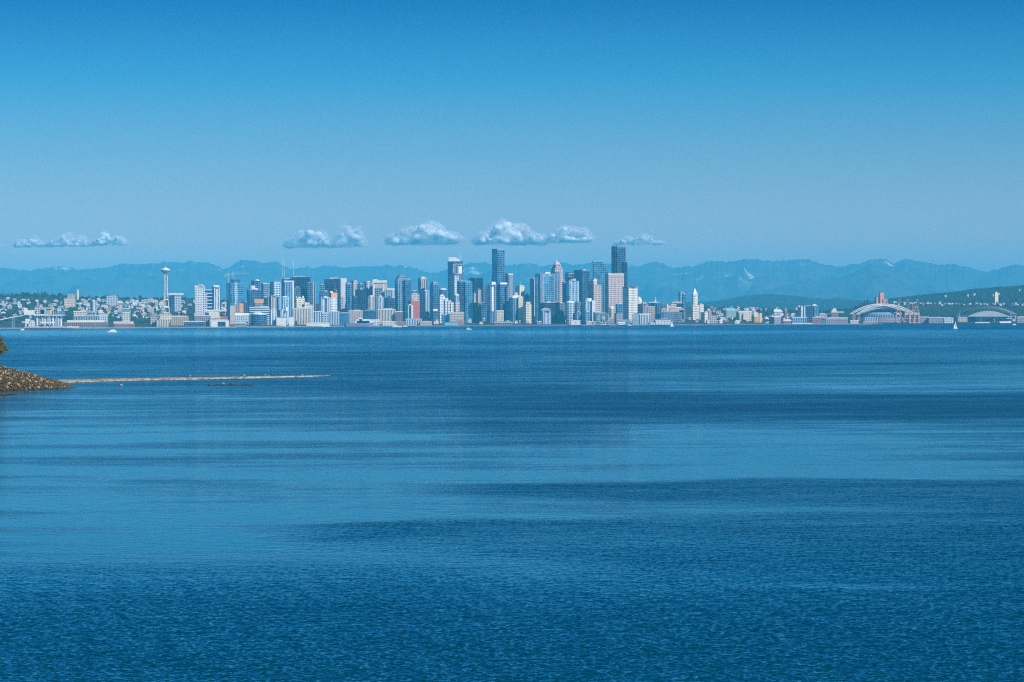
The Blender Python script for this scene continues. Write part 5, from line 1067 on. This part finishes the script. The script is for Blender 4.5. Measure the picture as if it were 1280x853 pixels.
# ------------------------------------------------------------------ trees
def leaf_mat(name, a, b_, scale=0.15):
    m, n, b, out = new_mat(name); b.inputs['Roughness'].default_value = .8; b.inputs['Specular IOR Level'].default_value = .2
    oi = N(n, 'ShaderNodeObjectInfo').outputs['Random']; geo = N(n, 'ShaderNodeNewGeometry').outputs['Position']
    f = math_n(n, 'ADD', math_n(n, 'MULTIPLY', noise_n(n, geo, scale, 3, .7), .7), math_n(n, 'MULTIPLY', oi, .3))
    n.links.new(ramp(n, f, [(.3, a), (.75, b_)]), b.inputs['Base Color']); return m
LEAF = leaf_mat('tree_foliage', (.006, .026, .016), (.03, .07, .035))
BARK = plain((.10, .075, .05), .9)
def tree_proto(kind, H, seed):
    rg = random.Random(seed); g = Geo()
    n = 150
    for i in range(n):
        u = rg.random()
        if kind == 'conifer': z = H*(.12+.88*u); r = H*.19*(1-u)**.8*(.6+.5*rg.random()); s = H*.075*(1.1-u*.7)
        else: th = rg.uniform(-1.2, 1.5); z = H*(.60+.34*math.sin(th)); r = H*.36*math.cos(th)*rg.uniform(.7, 1.08); s = H*.10
        a = rg.uniform(0, 6.283); c = Vector((math.cos(a)*r, math.sin(a)*r, z))
        nn = Vector((math.cos(a), math.sin(a), rg.uniform(-.3, .9))).normalized(); t1 = nn.orthogonal().normalized(); t2 = nn.cross(t1); ro = rg.uniform(0, 3)
        q = [c + (t1*math.cos(ro+k_)+t2*math.sin(ro+k_))*s*rg.uniform(.6, 1.2)+nn*rg.uniform(-.2, .2)*s for k_ in (0, 1.4, 3.0, 4.5)]
        g.poly(q)
    return g
PROTO = []
for i, (k_, H) in enumerate((('conifer', 17), ('conifer', 21), ('broadleaf', 13), ('broadleaf', 11), ('broadleaf', 15))):
    g = tree_proto(k_, H, i); g2 = Geo(); g2.bar((0, 0, -2), (0, 0, H*.55), H*.022, 6, H*.008)
    for a in (0, 2.1, 4.2): g2.bar((0, 0, H*.3), (math.cos(a)*H*.15, math.sin(a)*H*.15, H*.6), H*.01, 4, H*.004)
    PROTO.append((k_, H, g, g2, []))
def plant(px, Y, zb, idx, label, group, sc=1.0):
    k_, H, g, g2, cache = PROTO[idx]
    t = thing('conifer_tree' if k_ == 'conifer' else 'broadleaf_tree', label, 'tree', (wx(px, Y), Y, zb), RNG.uniform(0, 6), group)
    t.scale = (sc, sc, sc*RNG.uniform(.85, 1.15))
    if not cache:
        cache += [g.build('crown', LEAF, t), g2.build('trunk', BARK, t)]
    else:
        for c in cache: d = c.copy(); link(d); d.parent = t
def row_trees(n, x0, x1, fy, label, grp, kinds, sc=(.8, 1.3), dYf=None):
    for i in range(n):
        px = RNG.uniform(x0, x1)
        if dYf: Y = dYf(px)
        else: Y = hill_Y(px, fy(px))
        idx = RNG.choice(kinds)
        w_ = 'dark pointed conifer' if idx < 2 else 'dark rounded tree'
        plant(px, Y, hill_z(px, Y)-1, idx, w_+' '+label, w_+'s '+grp, RNG.uniform(*sc))
crest = lambda px: prof(RG, px)+RNG.uniform(.4, 4)
row_trees(46, -5, 95, crest, 'on the crest of the left hill above the grain silos', 'on the left hill crest', [0, 2, 2, 3, 4], (.9, 1.6))
row_trees(38, 98, 245, crest, 'on the hill crest around the needle tower', 'on the crest around the needle tower', [0, 2, 3, 4], (.8, 1.4))
row_trees(34, 876, 1062, crest, 'on the low south crest left of the arched stadium', 'on the low south crest', [0, 0, 1, 2, 4], (.8, 1.3))
row_trees(52, 1062, 1284, crest, 'on the wooded crest above the two stadiums', 'on the crest above the stadiums', [0, 0, 1, 2, 4], (.9, 1.5))
row_trees(36, 303, 372, lambda px: RNG.uniform(402, 407.5), 'in the waterfront park below the round glass office', 'in the waterfront park', [2, 3, 4], (.8, 1.25))
row_trees(16, 372, 400, lambda px: RNG.uniform(400, 406), 'in the waterfront park below the cream ribbed flats', 'below the cream ribbed flats', [2, 3, 4], (.7, 1.0))
row_trees(22, 97, 200, lambda px: RNG.uniform(402, 407.5), 'near the left shore among the long sheds', 'among the long left sheds', [2, 3, 4], (.7, 1.1))
def blob_template(seed):
    bm = bmesh.new(); bmesh.ops.create_icosphere(bm, subdivisions=1, radius=1); rg = random.Random(seed)
    for v in bm.verts: v.co *= rg.uniform(.7, 1.25)
    V = np.array([v.co[:] for v in bm.verts]); Fc = np.array([[v.index for v in f.verts] for f in bm.faces]); bm.free(); return V, Fc
BT = [blob_template(i) for i in range(6)]
def woods(name, label, pts, mat_):
    """a wood that reads as one mass: (x, y, z, r) crowns"""
    vs, fs, o = [], [], 0
    for i, (x, y, z, r) in enumerate(pts):
        V, Fc = BT[i % 6]; a = i*1.7
        c, s = math.cos(a), math.sin(a)
        W = np.stack([(V[:, 0]*c-V[:, 1]*s)*r+x, (V[:, 0]*s+V[:, 1]*c)*r+y, V[:, 2]*r*.95+z], 1)
        vs.append(W); fs.append(Fc+o); o += len(V)
    V = np.concatenate(vs).astype(np.float32); Fc = np.concatenate(fs).astype(np.int32)
    me = bpy.data.meshes.new(name); me.vertices.add(len(V)); me.vertices.foreach_set('co', V.ravel())
    me.loops.add(Fc.size); me.loops.foreach_set('vertex_index', Fc.ravel()); me.polygons.add(len(Fc)); me.polygons.foreach_set('loop_start', (np.arange(len(Fc))*3).astype(np.int32))
    me.update(calc_edges=True); me.materials.append(mat_)
    ob = link(bpy.data.objects.new(name, me)); ob['kind'] = 'stuff'; ob['label'] = label; ob['category'] = 'woods'
def hill_pts(n, x0, x1, f0, f1, r0=5, r1=10, den=None):
    P = []
    while len(P) < n:
        px = RNG.uniform(x0, x1); S = shore(px); t = RNG.uniform(f0, f1)
        Y = S+60+(YR-S-60)*t
        if den and fbm(px*.05, Y*.006, 3, 3) < den: continue
        r = RNG.uniform(r0, r1); P.append((wx(px, Y), Y, hill_z(px, Y)+r*.45, r))
    return P
WOOD = leaf_mat('woods_foliage', (.006, .024, .016), (.028, .065, .035), .02)
woods('hillside_woods', 'dark garden trees filling the gaps on the left hillside', hill_pts(1500, -30, 300, .12, 1.0, 4, 9, -.08), WOOD)
woods('south_woods', 'dark trees among the low buildings of the south slope', hill_pts(700, 870, 1065, .15, 1.0, 4, 9, -.05), WOOD)
woods('bluff_woods', 'dense dark woods covering the bluff behind the two stadiums', hill_pts(4200, 1050, 1330, .5, .84, 5, 9)+hill_pts(500, 1050, 1330, .84, 1.0, 3, 5), WOOD)
def ridge_pts(n):
    P = []
    while len(P) < n:
        px = RNG.uniform(1060, 1400); t = RNG.uniform(.25, .7)
        Y = 19000 - 4000*(1-t/.7); zt = wz(px, prof(BH, px), 19000); z = zt*(t/.7)**.8*(1-.0)
        r = RNG.uniform(7, 13); P.append((wx(px, Y), Y, z-6, r))
    return P
woods('ridge_woods', 'hazy blue green woods on the far right ridge', ridge_pts(2600), WOOD)
for i in range(9):
    px = RNG.uniform(1150, 1280); u = RNG.uniform(.35, .62); Y = 19000-4000*(1-u/.7); z = wz(px, prof(BH, px), 19000)*(u/.7)**.8
    w_ = RNG.uniform(7, 15)
    root = thing('house', '', 'house', (wx(px, Y), Y, z+1), .2, 'hazy pale houses on the far right ridge')
    g = Geo(); g.box(-w_/2, w_/2, 0, w_*.7, -4, 7); g.build('wall', 'palegrid', root); g = Geo(); g.prism([(-w_/2-1, -1), (w_/2+1, -1), (w_/2+1, w_*.7+1), (-w_/2-1, w_*.7+1)], 7, 10, [(-w_/2, w_*.35), (w_/2, w_*.35), (w_/2, w_*.36), (-w_/2, w_*.36)]); g.build('roof', 'grey', root)
    root['label'] = 'hazy pale house among the woods of the far right ridge'
# ------------------------------------------------------------------ rock point, spit, gulls and tree
def rock_mat(name, a, b_, c_):
    m, n, b, out = new_mat(name); b.inputs['Roughness'].default_value = .9
    tc_ = N(n, 'ShaderNodeTexCoord').outputs['Object']; oi = N(n, 'ShaderNodeObjectInfo').outputs['Random']
    f = noise_n(n, tc_, 1.6, 6, .7)
    c = ramp(n, math_n(n, 'ADD', math_n(n, 'MULTIPLY', f, .55), math_n(n, 'MULTIPLY', oi, .45)), [(.25, a), (.5, b_), (.8, c_)])
    n.links.new(c, b.inputs['Base Color'])
    bp = N(n, 'ShaderNodeBump'); bp.inputs['Distance'].default_value = .15; n.links.new(noise_n(n, tc_, 4, 5, .7), bp.inputs['Height']); n.links.new(bp.outputs[0], b.inputs['Normal'])
    return m
ROCK = rock_mat('boulder_rock', (.045, .034, .015), (.22, .165, .08), (.56, .46, .28))
ROCKD = rock_mat('weedy_rock', (.02, .025, .008), (.07, .075, .02), (.16, .13, .05))
def rock_mesh(seed, sub=2):
    bm = bmesh.new(); bmesh.ops.create_icosphere(bm, subdivisions=sub, radius=1); rg = random.Random(seed)
    ax = Vector((rg.uniform(.8, 1.3), rg.uniform(.7, 1.1), rg.uniform(.55, .85)))
    pl = [(Vector((rg.gauss(0, 1), rg.gauss(0, 1), rg.gauss(0, 1))).normalized(), rg.uniform(.55, .85)) for _ in range(9)]
    for v in bm.verts:
        p = v.co.copy()
        for nrm, d in pl:
            e = p.dot(nrm)-d
            if e > 0: p -= nrm*e
        p *= 1+.10*noise.noise(p*2.3+Vector((seed, 0, 0)))
        v.co = Vector((p.x*ax.x, p.y*ax.y, p.z*ax.z))
    me = bpy.data.meshes.new('boulder'); bm.to_mesh(me); bm.free(); me.materials.append(ROCK); return me
RM = [rock_mesh(i) for i in range(9)]
TOPL = [(-120, 440), (-60, 448), (0, 456.5), (4, 459.5), (9, 460.5), (16, 461.5), (30, 465), (45, 469), (60, 473), (70, 476), (80, 479), (92, 484.5), (95, 486.5)]
BOTL = [(-120, 494), (-60, 491), (0, 489), (30, 487.8), (60, 486.8), (92, 485.4), (95, 485.2)]
def bank_pt(px, u):
    """u 0 at the water's edge, 1 at the crest"""
    yb = prof(BOTL, px); Y0 = water_Y(px, yb); yt = prof(TOPL, px)
    Y = Y0 + u*(8+ (yb-yt)*.35)
    zc = max(0.1, wz(px, yt, Y0 + 8+(yb-yt)*.35))
    return Vector((wx(px, Y, 480), Y, zc*u**.8))
rows = []
for i in range(15):
    u = i/10
    r_ = []
    for px in range(-120, 98, 2):
        if u <= 1: p = bank_pt(px, u)
        else: p = bank_pt(px, 1) + Vector((0, (u-1)*40, 0)); p.z *= max(-.2, 1-(u-1)*2.6)
        p.z += .35*fbm(px*.4, i*.9, 2, 3) - .35
        if i == 0: p.z = -1
        r_.append(tuple(p))
    rows.append(r_)
structure('rocky_point', grid_mesh('rocky_point', rows, False), rock_mat('rubble_ground', (.03, .02, .012), (.12, .08, .05), (.30, .23, .15)))
rg = random.Random(4)
nB = 0
while nB < 285:
    px = rg.uniform(-22, 94); u = rg.random()**.8
    yb, yt = prof(BOTL, px), prof(TOPL, px)
    if rg.random() > min(1, (yb-yt)/24+.12): continue
    p = bank_pt(px, u); s = rg.uniform(.22, .60)*(1.0 if u < .8 else .75)*(1 if px < 80 else .7)
    o = link(bpy.data.objects.new('boulder', rg.choice(RM))); o.location = p + Vector((0, 0, -s*.12)); o.scale = (s, s, s); o.rotation_euler = (rg.uniform(0, 6), rg.uniform(0, 6), rg.uniform(0, 6))
    tag(o, 'angular brown grey boulder heaped on the rocky point at the left edge', 'boulder', 'boulders heaped on the rocky point'); nB += 1
# finer rubble between the boulders
def rubble():
    V0 = [(np.array([v.co[:] for v in m.vertices]), np.array([list(f.vertices) for f in m.polygons])) for m in [rock_mesh(40+i, 1) for i in range(5)]]
    vs, fs, o = [], [], 0
    for i in range(3400):
        px = rg.uniform(-30, 94); u = rg.random()
        p = bank_pt(px, u); s = rg.uniform(.14, .44); V, Fc = V0[i % 5]; a = rg.uniform(0, 6); c, sn = math.cos(a), math.sin(a)
        vs.append(np.stack([(V[:, 0]*c-V[:, 1]*sn)*s+p.x, (V[:, 0]*sn+V[:, 1]*c)*s+p.y, V[:, 2]*s+p.z+.05], 1)); fs.append(Fc+o); o += len(V)
    V = np.concatenate(vs); Fc = np.concatenate(fs)
    me = bpy.data.meshes.new('rubble'); me.from_pydata(V.tolist(), [], Fc.tolist()); me.materials.append(rock_mat('rubble_stones', (.045, .034, .018), (.24, .18, .09), (.62, .52, .36)))
    ob = link(bpy.data.objects.new('rubble', me)); ob['kind'] = 'stuff'; ob['label'] = 'loose rubble between the boulders of the rocky point'; ob['category'] = 'rubble'
rubble()
# weed covered ledge at the water's edge
rows = []
for i in range(7):
    r_ = []
    for px in range(-80, 32, 2):
        e = 1-max(0, (px-8)/22); y = lerp(494.5, 488.5, i/6); y = lerp(489.5, y, max(0, e)**.5)
        Y = water_Y(px, y); r_.append((wx(px, Y, y), Y, (.5*math.sin(math.pi*min(1, i/5.0+.15))+.35*fbm(px*.7, i, 0, 3))*max(.02, e)**.5-.08))
    rows.append(r_)
lm_, ln, lb_, lo = new_mat('seaweed'); lb_.inputs['Roughness'].default_value = .55
ln.links.new(ramp(ln, noise_n(ln, N(ln, 'ShaderNodeNewGeometry').outputs['Position'], 1.2, 5, .7), [(.35, (.015, .02, .006)), (.65, (.12, .13, .03))]), lb_.inputs['Base Color'])
structure('seaweed_ledge', grid_mesh('seaweed_ledge', rows, False), lm_)
# sand spit
SP_B = [(60, 479.6), (80, 478.6), (110, 477.6), (140, 476.8), (180, 475.6), (240, 474.6), (300, 473.4), (350, 472.2), (390, 471.0), (412, 470.0), (440, 469.4)]
SP_T = [(60, 475.2), (80, 474.6), (140, 473.2), (200, 472.2), (240, 471.6), (300, 470.8), (350, 470.0), (390, 469.5), (412, 469.5), (440, 469.6)]
rows = []
for i in range(13):
    v = i/12; r_ = []
    for px in range(60, 441, 2):
        Yb = water_Y(px, prof(SP_B, px)); w_ = 14*max(.05, 1-((px-60)/370)**1.1) if px < 428 else 1
        Y = Yb + v*w_
        zt = max(.02, wz(px, prof(SP_T, px), Yb+w_*.6))
        z = zt*math.sin(math.pi*min(1, v/1.2))**.8 + .08*fbm(px*.9, i*.8, 0, 4) - (.05 if 0 < i < 12 else .5)
        if px > 412: z -= .12
        r_.append((wx(px, Y, 475), Y, z))
    rows.append(r_)
sm, sn_, sb, so_ = new_mat('spit_sand'); sb.inputs['Roughness'].default_value = .95
sgeo = N(sn_, 'ShaderNodeNewGeometry').outputs['Position']
sn_.links.new(ramp(sn_, noise_n(sn_, mapped(sn_, sgeo, (1, .25, 3)), .6, 6, .8), [(.38, (.10, .075, .045)), (.49, (.30, .25, .17)), (.62, (.52, .45, .33)), (.7, (.3, .24, .15))]), sb.inputs['Base Color'])
structure('sand_spit', grid_mesh('sand_spit', rows, False), sm)
# stones standing off the spit
for (lb, px, py, w_, h) in (('larger left one of two brown boulders standing off the spit', 278.6, 481.0, 6.2, 3.2), ('right one of two brown boulders standing off the spit', 289.2, 481.0, 6.4, 3.0), ('low brown rock awash left of the two boulders', 151, 482, 7.0, 1.6), ('low dark stone awash just left of the boulder pair', 264.5, 481.2, 4.4, .9), ('low dark stone awash just right of the boulder pair', 297.6, 481.2, 6, .9)):
    Y = water_Y(px, py); k = Y/F
    o = link(bpy.data.objects.new('boulder', RM[int(px) % 9])); o.location = (wx(px, Y, py), Y, h*k*.2); o.scale = (w_*k*.5, w_*k*.42, h*k*1.1); tag(o, lb, 'boulder')
def reef():
    vs = []; 
    for i in range(25):
        px = lerp(258, 318, i/24)
        for y in (481.9, 481.1):
            Y = water_Y(px, y); vs.append((wx(px, Y, y), Y, .10+.1*noise.noise((px, y, 0)) if 0 < i < 24 else -.1))
    me = bpy.data.meshes.new('reef_bar'); me.from_pydata(vs, [], [(2*i, 2*i+2, 2*i+3, 2*i+1) for i in range(24)]); structure('reef_bar', me, ROCKD)
reef()
def gull(label, px, py, sc=1.0, dark=False, face=1):
    Y = water_Y(px, prof(SP_B, px))+10; z = wz(px, py, Y)
    t = thing('gull', label, 'bird', (wx(px, Y, py), Y, z), 0 if face > 0 else math.pi, None)
    sc *= .72; t.scale = (sc, sc, sc)
    c = plain((.05, .045, .04), .9) if dark else plain((.86, .85, .82), .8)
    g = Geo(); n = 9; P = [(-.34, .02, .20), (-.24, .09, .22), (-.1, .14, .24), (.05, .15, .26), (.16, .12, .31), (.22, .07, .40), (.27, .075, .47), (.33, .06, .47), (.37, .02, .45)]
    rings = [[(x, r*math.cos(6.283*j/8), z_+r*.9*math.sin(6.283*j/8)) for j in range(8)] for x, r, z_ in P]
    for a, b_ in zip(rings, rings[1:]):
        for j in range(8): g.poly([a[j], a[(j+1) % 8], b_[(j+1) % 8], b_[j]])
    g.poly(rings[0]); g.poly(rings[-1][::-1]); g.build('body', c, t, True)
    g = Geo()
    for s in (-1, 1): g.poly([(.12, s*.14, .30), (-.1, s*.17, .33), (-.46, s*.05, .22), (-.12, s*.16, .20)]); g.poly([(.12, s*.15, .30), (-.12, s*.17, .20), (-.46, s*.06, .22), (-.1, s*.18, .33)])
    g.build('wing', plain((.35, .37, .4), .8), t)
    g = Geo(); g.bar((.36, 0, .45), (.46, 0, .43), .02, 5, .006); g.build('beak', plain((.8, .5, .08), .6), t)
    for s in (-1, 1): g = Geo(); g.bar((0, s*.05, .0), (0, s*.05, .16), .014, 4); g.build('leg', plain((.7, .4, .3), .7), t)
gull('white gull standing on the spit, leftmost of the white ones', 237.6, 470.9, 1.2)
gull('white gull standing tall above the twin boulders on the spit', 305.2, 470.2, 1.5)
gull('white gull standing mid way along the right half of spit', 332, 469.9, 1.4, False, -1)
gull('smaller white gull near the middle gull on the spit', 336, 470.6, 1.0)
gull('white gull standing nearest the right tip of the spit', 378, 469.8, 1.2)
gull('white gull perched on top of the rocky point', 7.0, 460.4, 1.6, False, -1)
gull('dark bird standing at the water edge of the spit', 170, 476.2, 1.1, True)
# tree leaning in from the left edge
def edge_tree():
    Y = 870.0; px, yc = -26, 431
    zb = wz(px, 452, Y)-1; o = Vector((wx(px, Y, 450), Y, zb)); k = Y/F
    t = thing('maple_tree', 'yellow green maple reaching in over the rocky point at left edge', 'tree', o)
    g = Geo(); zt = wz(px, 420, Y)-zb
    g.bar((0, 0, -1), (.3, 0, zt*.45), .38, 9, .26); g.bar((.3, 0, zt*.45), (.1, .2, zt), .26, 8, .06)
    tips = []
    r2 = random.Random(9)
    for i in range(16):
        a = r2.uniform(0, 6.28); u = r2.uniform(.3, .95); b0 = Vector((.3, 0, zt*u)); L = r2.uniform(3, 6.2)
        e = b0+Vector((math.cos(a)*L, math.sin(a)*L, r2.uniform(-.5, 2.2))); g.bar(b0, e, .10, 5, .03); tips.append(e)
    g.build('trunk', BARK, t)
    lm = leaf_mat('maple_leaves', (.012, .022, .004), (.26, .20, .02), .45)
    g = Geo(); cz = wz(px, yc, Y)-zb
    cl = [(Vector((r2.uniform(-6.4, 6.6), r2.uniform(-5, 5), cz+r2.uniform(-3.6, 5))), r2.uniform(.7, 1.7)) for _ in range(120)]
    ex = (37*k, 5.6, 15.5*k)
    cl = [(c, r) for c, r in cl if (c.x/ex[0]*1.12)**2+(c.y/ex[1])**2+((c.z-cz)/ex[2])**2 < 1.0]
    for c, r in [(Vector((wx(x_, Y, 430)-o.x, 0.4, wz(x_, y_, Y)-zb)), r_) for x_, y_, r_ in ((2, 424, .8), (5, 431, .9), (7.5, 436, .75), (3, 437, 1.0), (0, 430, 1.2), (9.5, 438.5, .45), (1, 442, .7), (-3, 420, .9), (-1, 418.5, .35), (-1, 455, .55), (-3, 456, .9), (7, 433, .5))] + cl:
        for _ in range(int(150*r*r)):
            d = Vector((r2.gauss(0, 1), r2.gauss(0, 1), r2.gauss(0, 1))).normalized()*r*r2.uniform(.45, 1.0)**.6
            p = c+d; nn = (d.normalized()+Vector((r2.gauss(0, .5), r2.gauss(0, .5), r2.gauss(.3, .5)))).normalized(); a_ = nn.orthogonal().normalized(); b_ = nn.cross(a_); s = r2.uniform(.09, .17)
            ro = r2.uniform(0, 6)
            g.poly([p+(a_*math.cos(ro+q)+b_*math.sin(ro+q))*s*m_ for q, m_ in ((0, 1.2), (1.3, .7), (2.6, 1.0), (3.9, .8), (5.2, .9))])
    g.build('crown', lm, t)
edge_tree()
# ------------------------------------------------------------------ clouds
def clouds():
    def vap(name, al):
        m, n, b, out = new_mat(name); n.nodes.remove(b)
        d = N(n, 'ShaderNodeBsdfDiffuse'); d.inputs[0].default_value = (1.0, .95, .93, 1); t = N(n, 'ShaderNodeBsdfTranslucent'); t.inputs[0].default_value = (1.0, .95, .93, 1)
        mx = N(n, 'ShaderNodeMixShader'); mx.inputs[0].default_value = .25; n.links.new(d.outputs[0], mx.inputs[1]); n.links.new(t.outputs[0], mx.inputs[2])
        tr = N(n, 'ShaderNodeBsdfTransparent'); m2_ = N(n, 'ShaderNodeMixShader'); gp = N(n, 'ShaderNodeNewGeometry').outputs['Position']
        n.links.new(math_n(n, 'MULTIPLY', ramp(n, noise_n(n, gp, .005, 4, .7), [(.3, (.2, .2, .2)), (.7, (1, 1, 1))]), al), m2_.inputs[0]); n.links.new(tr.outputs[0], m2_.inputs[1]); n.links.new(mx.outputs[0], m2_.inputs[2])
        n.links.new(m2_.outputs[0], out.inputs[0]); return m
    m, n, b, out = new_mat('cloud_body'); b.inputs['Base Color'].default_value = (1.0, .955, .93, 1); b.inputs['Roughness'].default_value = 1; b.inputs['Specular IOR Level'].default_value = 0
    b.subsurface_method = 'RANDOM_WALK'; b.inputs['Subsurface Weight'].default_value = 1; b.inputs['Subsurface Radius'].default_value = (1, .95, .9); b.inputs['Subsurface Scale'].default_value = 260
    m2 = vap('cloud_wisp', .17)
    L = [(14, 64, 296, 309, .85, 'faint long cloud at the far left above the hill'), (60, 116, 290.5, 308, .85, 'middle cloud of the faint far left trio'), (110, 162, 291.5, 307, .85, 'right cloud of the faint far left trio'),
     (354, 418, 285.5, 309, .8, 'white lumpy cloud above the two radio masts'), (417, 457, 281, 308, .85, 'round topped white cloud right of the radio mast cloud'),
     (482, 580, 276, 305, .8, 'white cloud with one high puff left of the sail crowned tower'), (590, 684, 275.5, 305, 1.0, 'largest brightest cloud above the tall flaring tower'),
     (682, 744, 281, 303, .8, 'flat tailed cloud right of the largest cloud'), (768, 832, 292, 306, .6, 'small soft cloud above the tallest black tower'), (838, 852, 305.5, 312, .4, 'tiny faint cloud puff right of the tallest tower'),
     (876, 901, 286.8, 293, .5, 'tiny thin cloud right of centre'), (902, 918, 289, 294, .4, 'faintest tiny cloud beside the thin right one'), (-20, 8, 299, 310, .45, 'cloud cut by the left edge of the picture')]
    for ci, (x0, x1, yt, yb, st, lb) in enumerate(L):
        Y = 84000.0; k = Y/F; r2 = random.Random(100+ci); xc = (x0+x1)/2
        o = Vector((wx(xc, Y), Y, wz(xc, yb, Y)))
        W, H = (x1-x0)*k, (yb-yt)*k
        root = thing('cloud', lb, 'cloud', o)
        for pas in (0, 1): cloud_part(pas, root, r2, W, H, ci, st, m, m2)
def cloud_part(pas, root, r2, W, H, ci, st, m, m2):
        V = []; Fs = []; off = 0
        nb = int(70*W/1000)+18
        if st < .57: nb = nb//2
        for i in range(nb*5 if pas else nb):
            wisp = pas == 1
            u = r2.uniform(-.5, .5)
            env = (1-(2*abs(u))**2.2)*(.62+.55*noise.noise((u*5+ci*9, ci, 0)))
            if env < .16: continue
            r = H*r2.uniform(.12, .27)*(.45+env*.6) if not wisp else H*r2.uniform(.07, .19)
            x = u*W*(.93 if not wisp else 1.05); z = r2.uniform(.0, 1.0)*H*env*(.86 if not wisp else 1.12)*1.15 - (H*.04 if wisp else 0); y = r2.uniform(-1, 1)*H*.8
            if not wisp and r2.random() > st: continue
            if wisp and st < .57 and r2.random() > .5: continue
            T_, Fc = BTC[i % 4]
            q = T_*r*np.array([1.25 if wisp else 1.1, 1, .82])+np.array([x, y, z+r*.5]); V.append(q); Fs.append(Fc+off); off += len(T_)
        V = np.concatenate(V); Fc = np.concatenate(Fs)
        me = bpy.data.meshes.new('cloud'); me.from_pydata(V.tolist(), [], Fc.tolist()); me.materials.append(m2 if pas else m); me.shade_smooth()
        ob = link(bpy.data.objects.new('wisps' if pas else 'cloud_body', me)); ob.parent = root
        if not pas:
            rm = ob.modifiers.new('r', 'REMESH'); rm.mode = 'VOXEL'; rm.voxel_size = max(14, H/26); rm.use_smooth_shade = True
            sm2 = ob.modifiers.new('s', 'SMOOTH'); sm2.iterations = 9; sm2.factor = .6
def btc(seed):
    bm = bmesh.new(); bmesh.ops.create_icosphere(bm, subdivisions=3, radius=1)
    for v in bm.verts: v.co *= 1+.30*noise.fractal(v.co*1.6+Vector((seed*9, 0, 0)), 1, 2, 3)
    V = np.array([v.co[:] for v in bm.verts]); Fc = np.array([[v.index for v in f.verts] for f in bm.faces]); bm.free(); return V, Fc
BTC = [btc(i) for i in range(4)]
clouds()
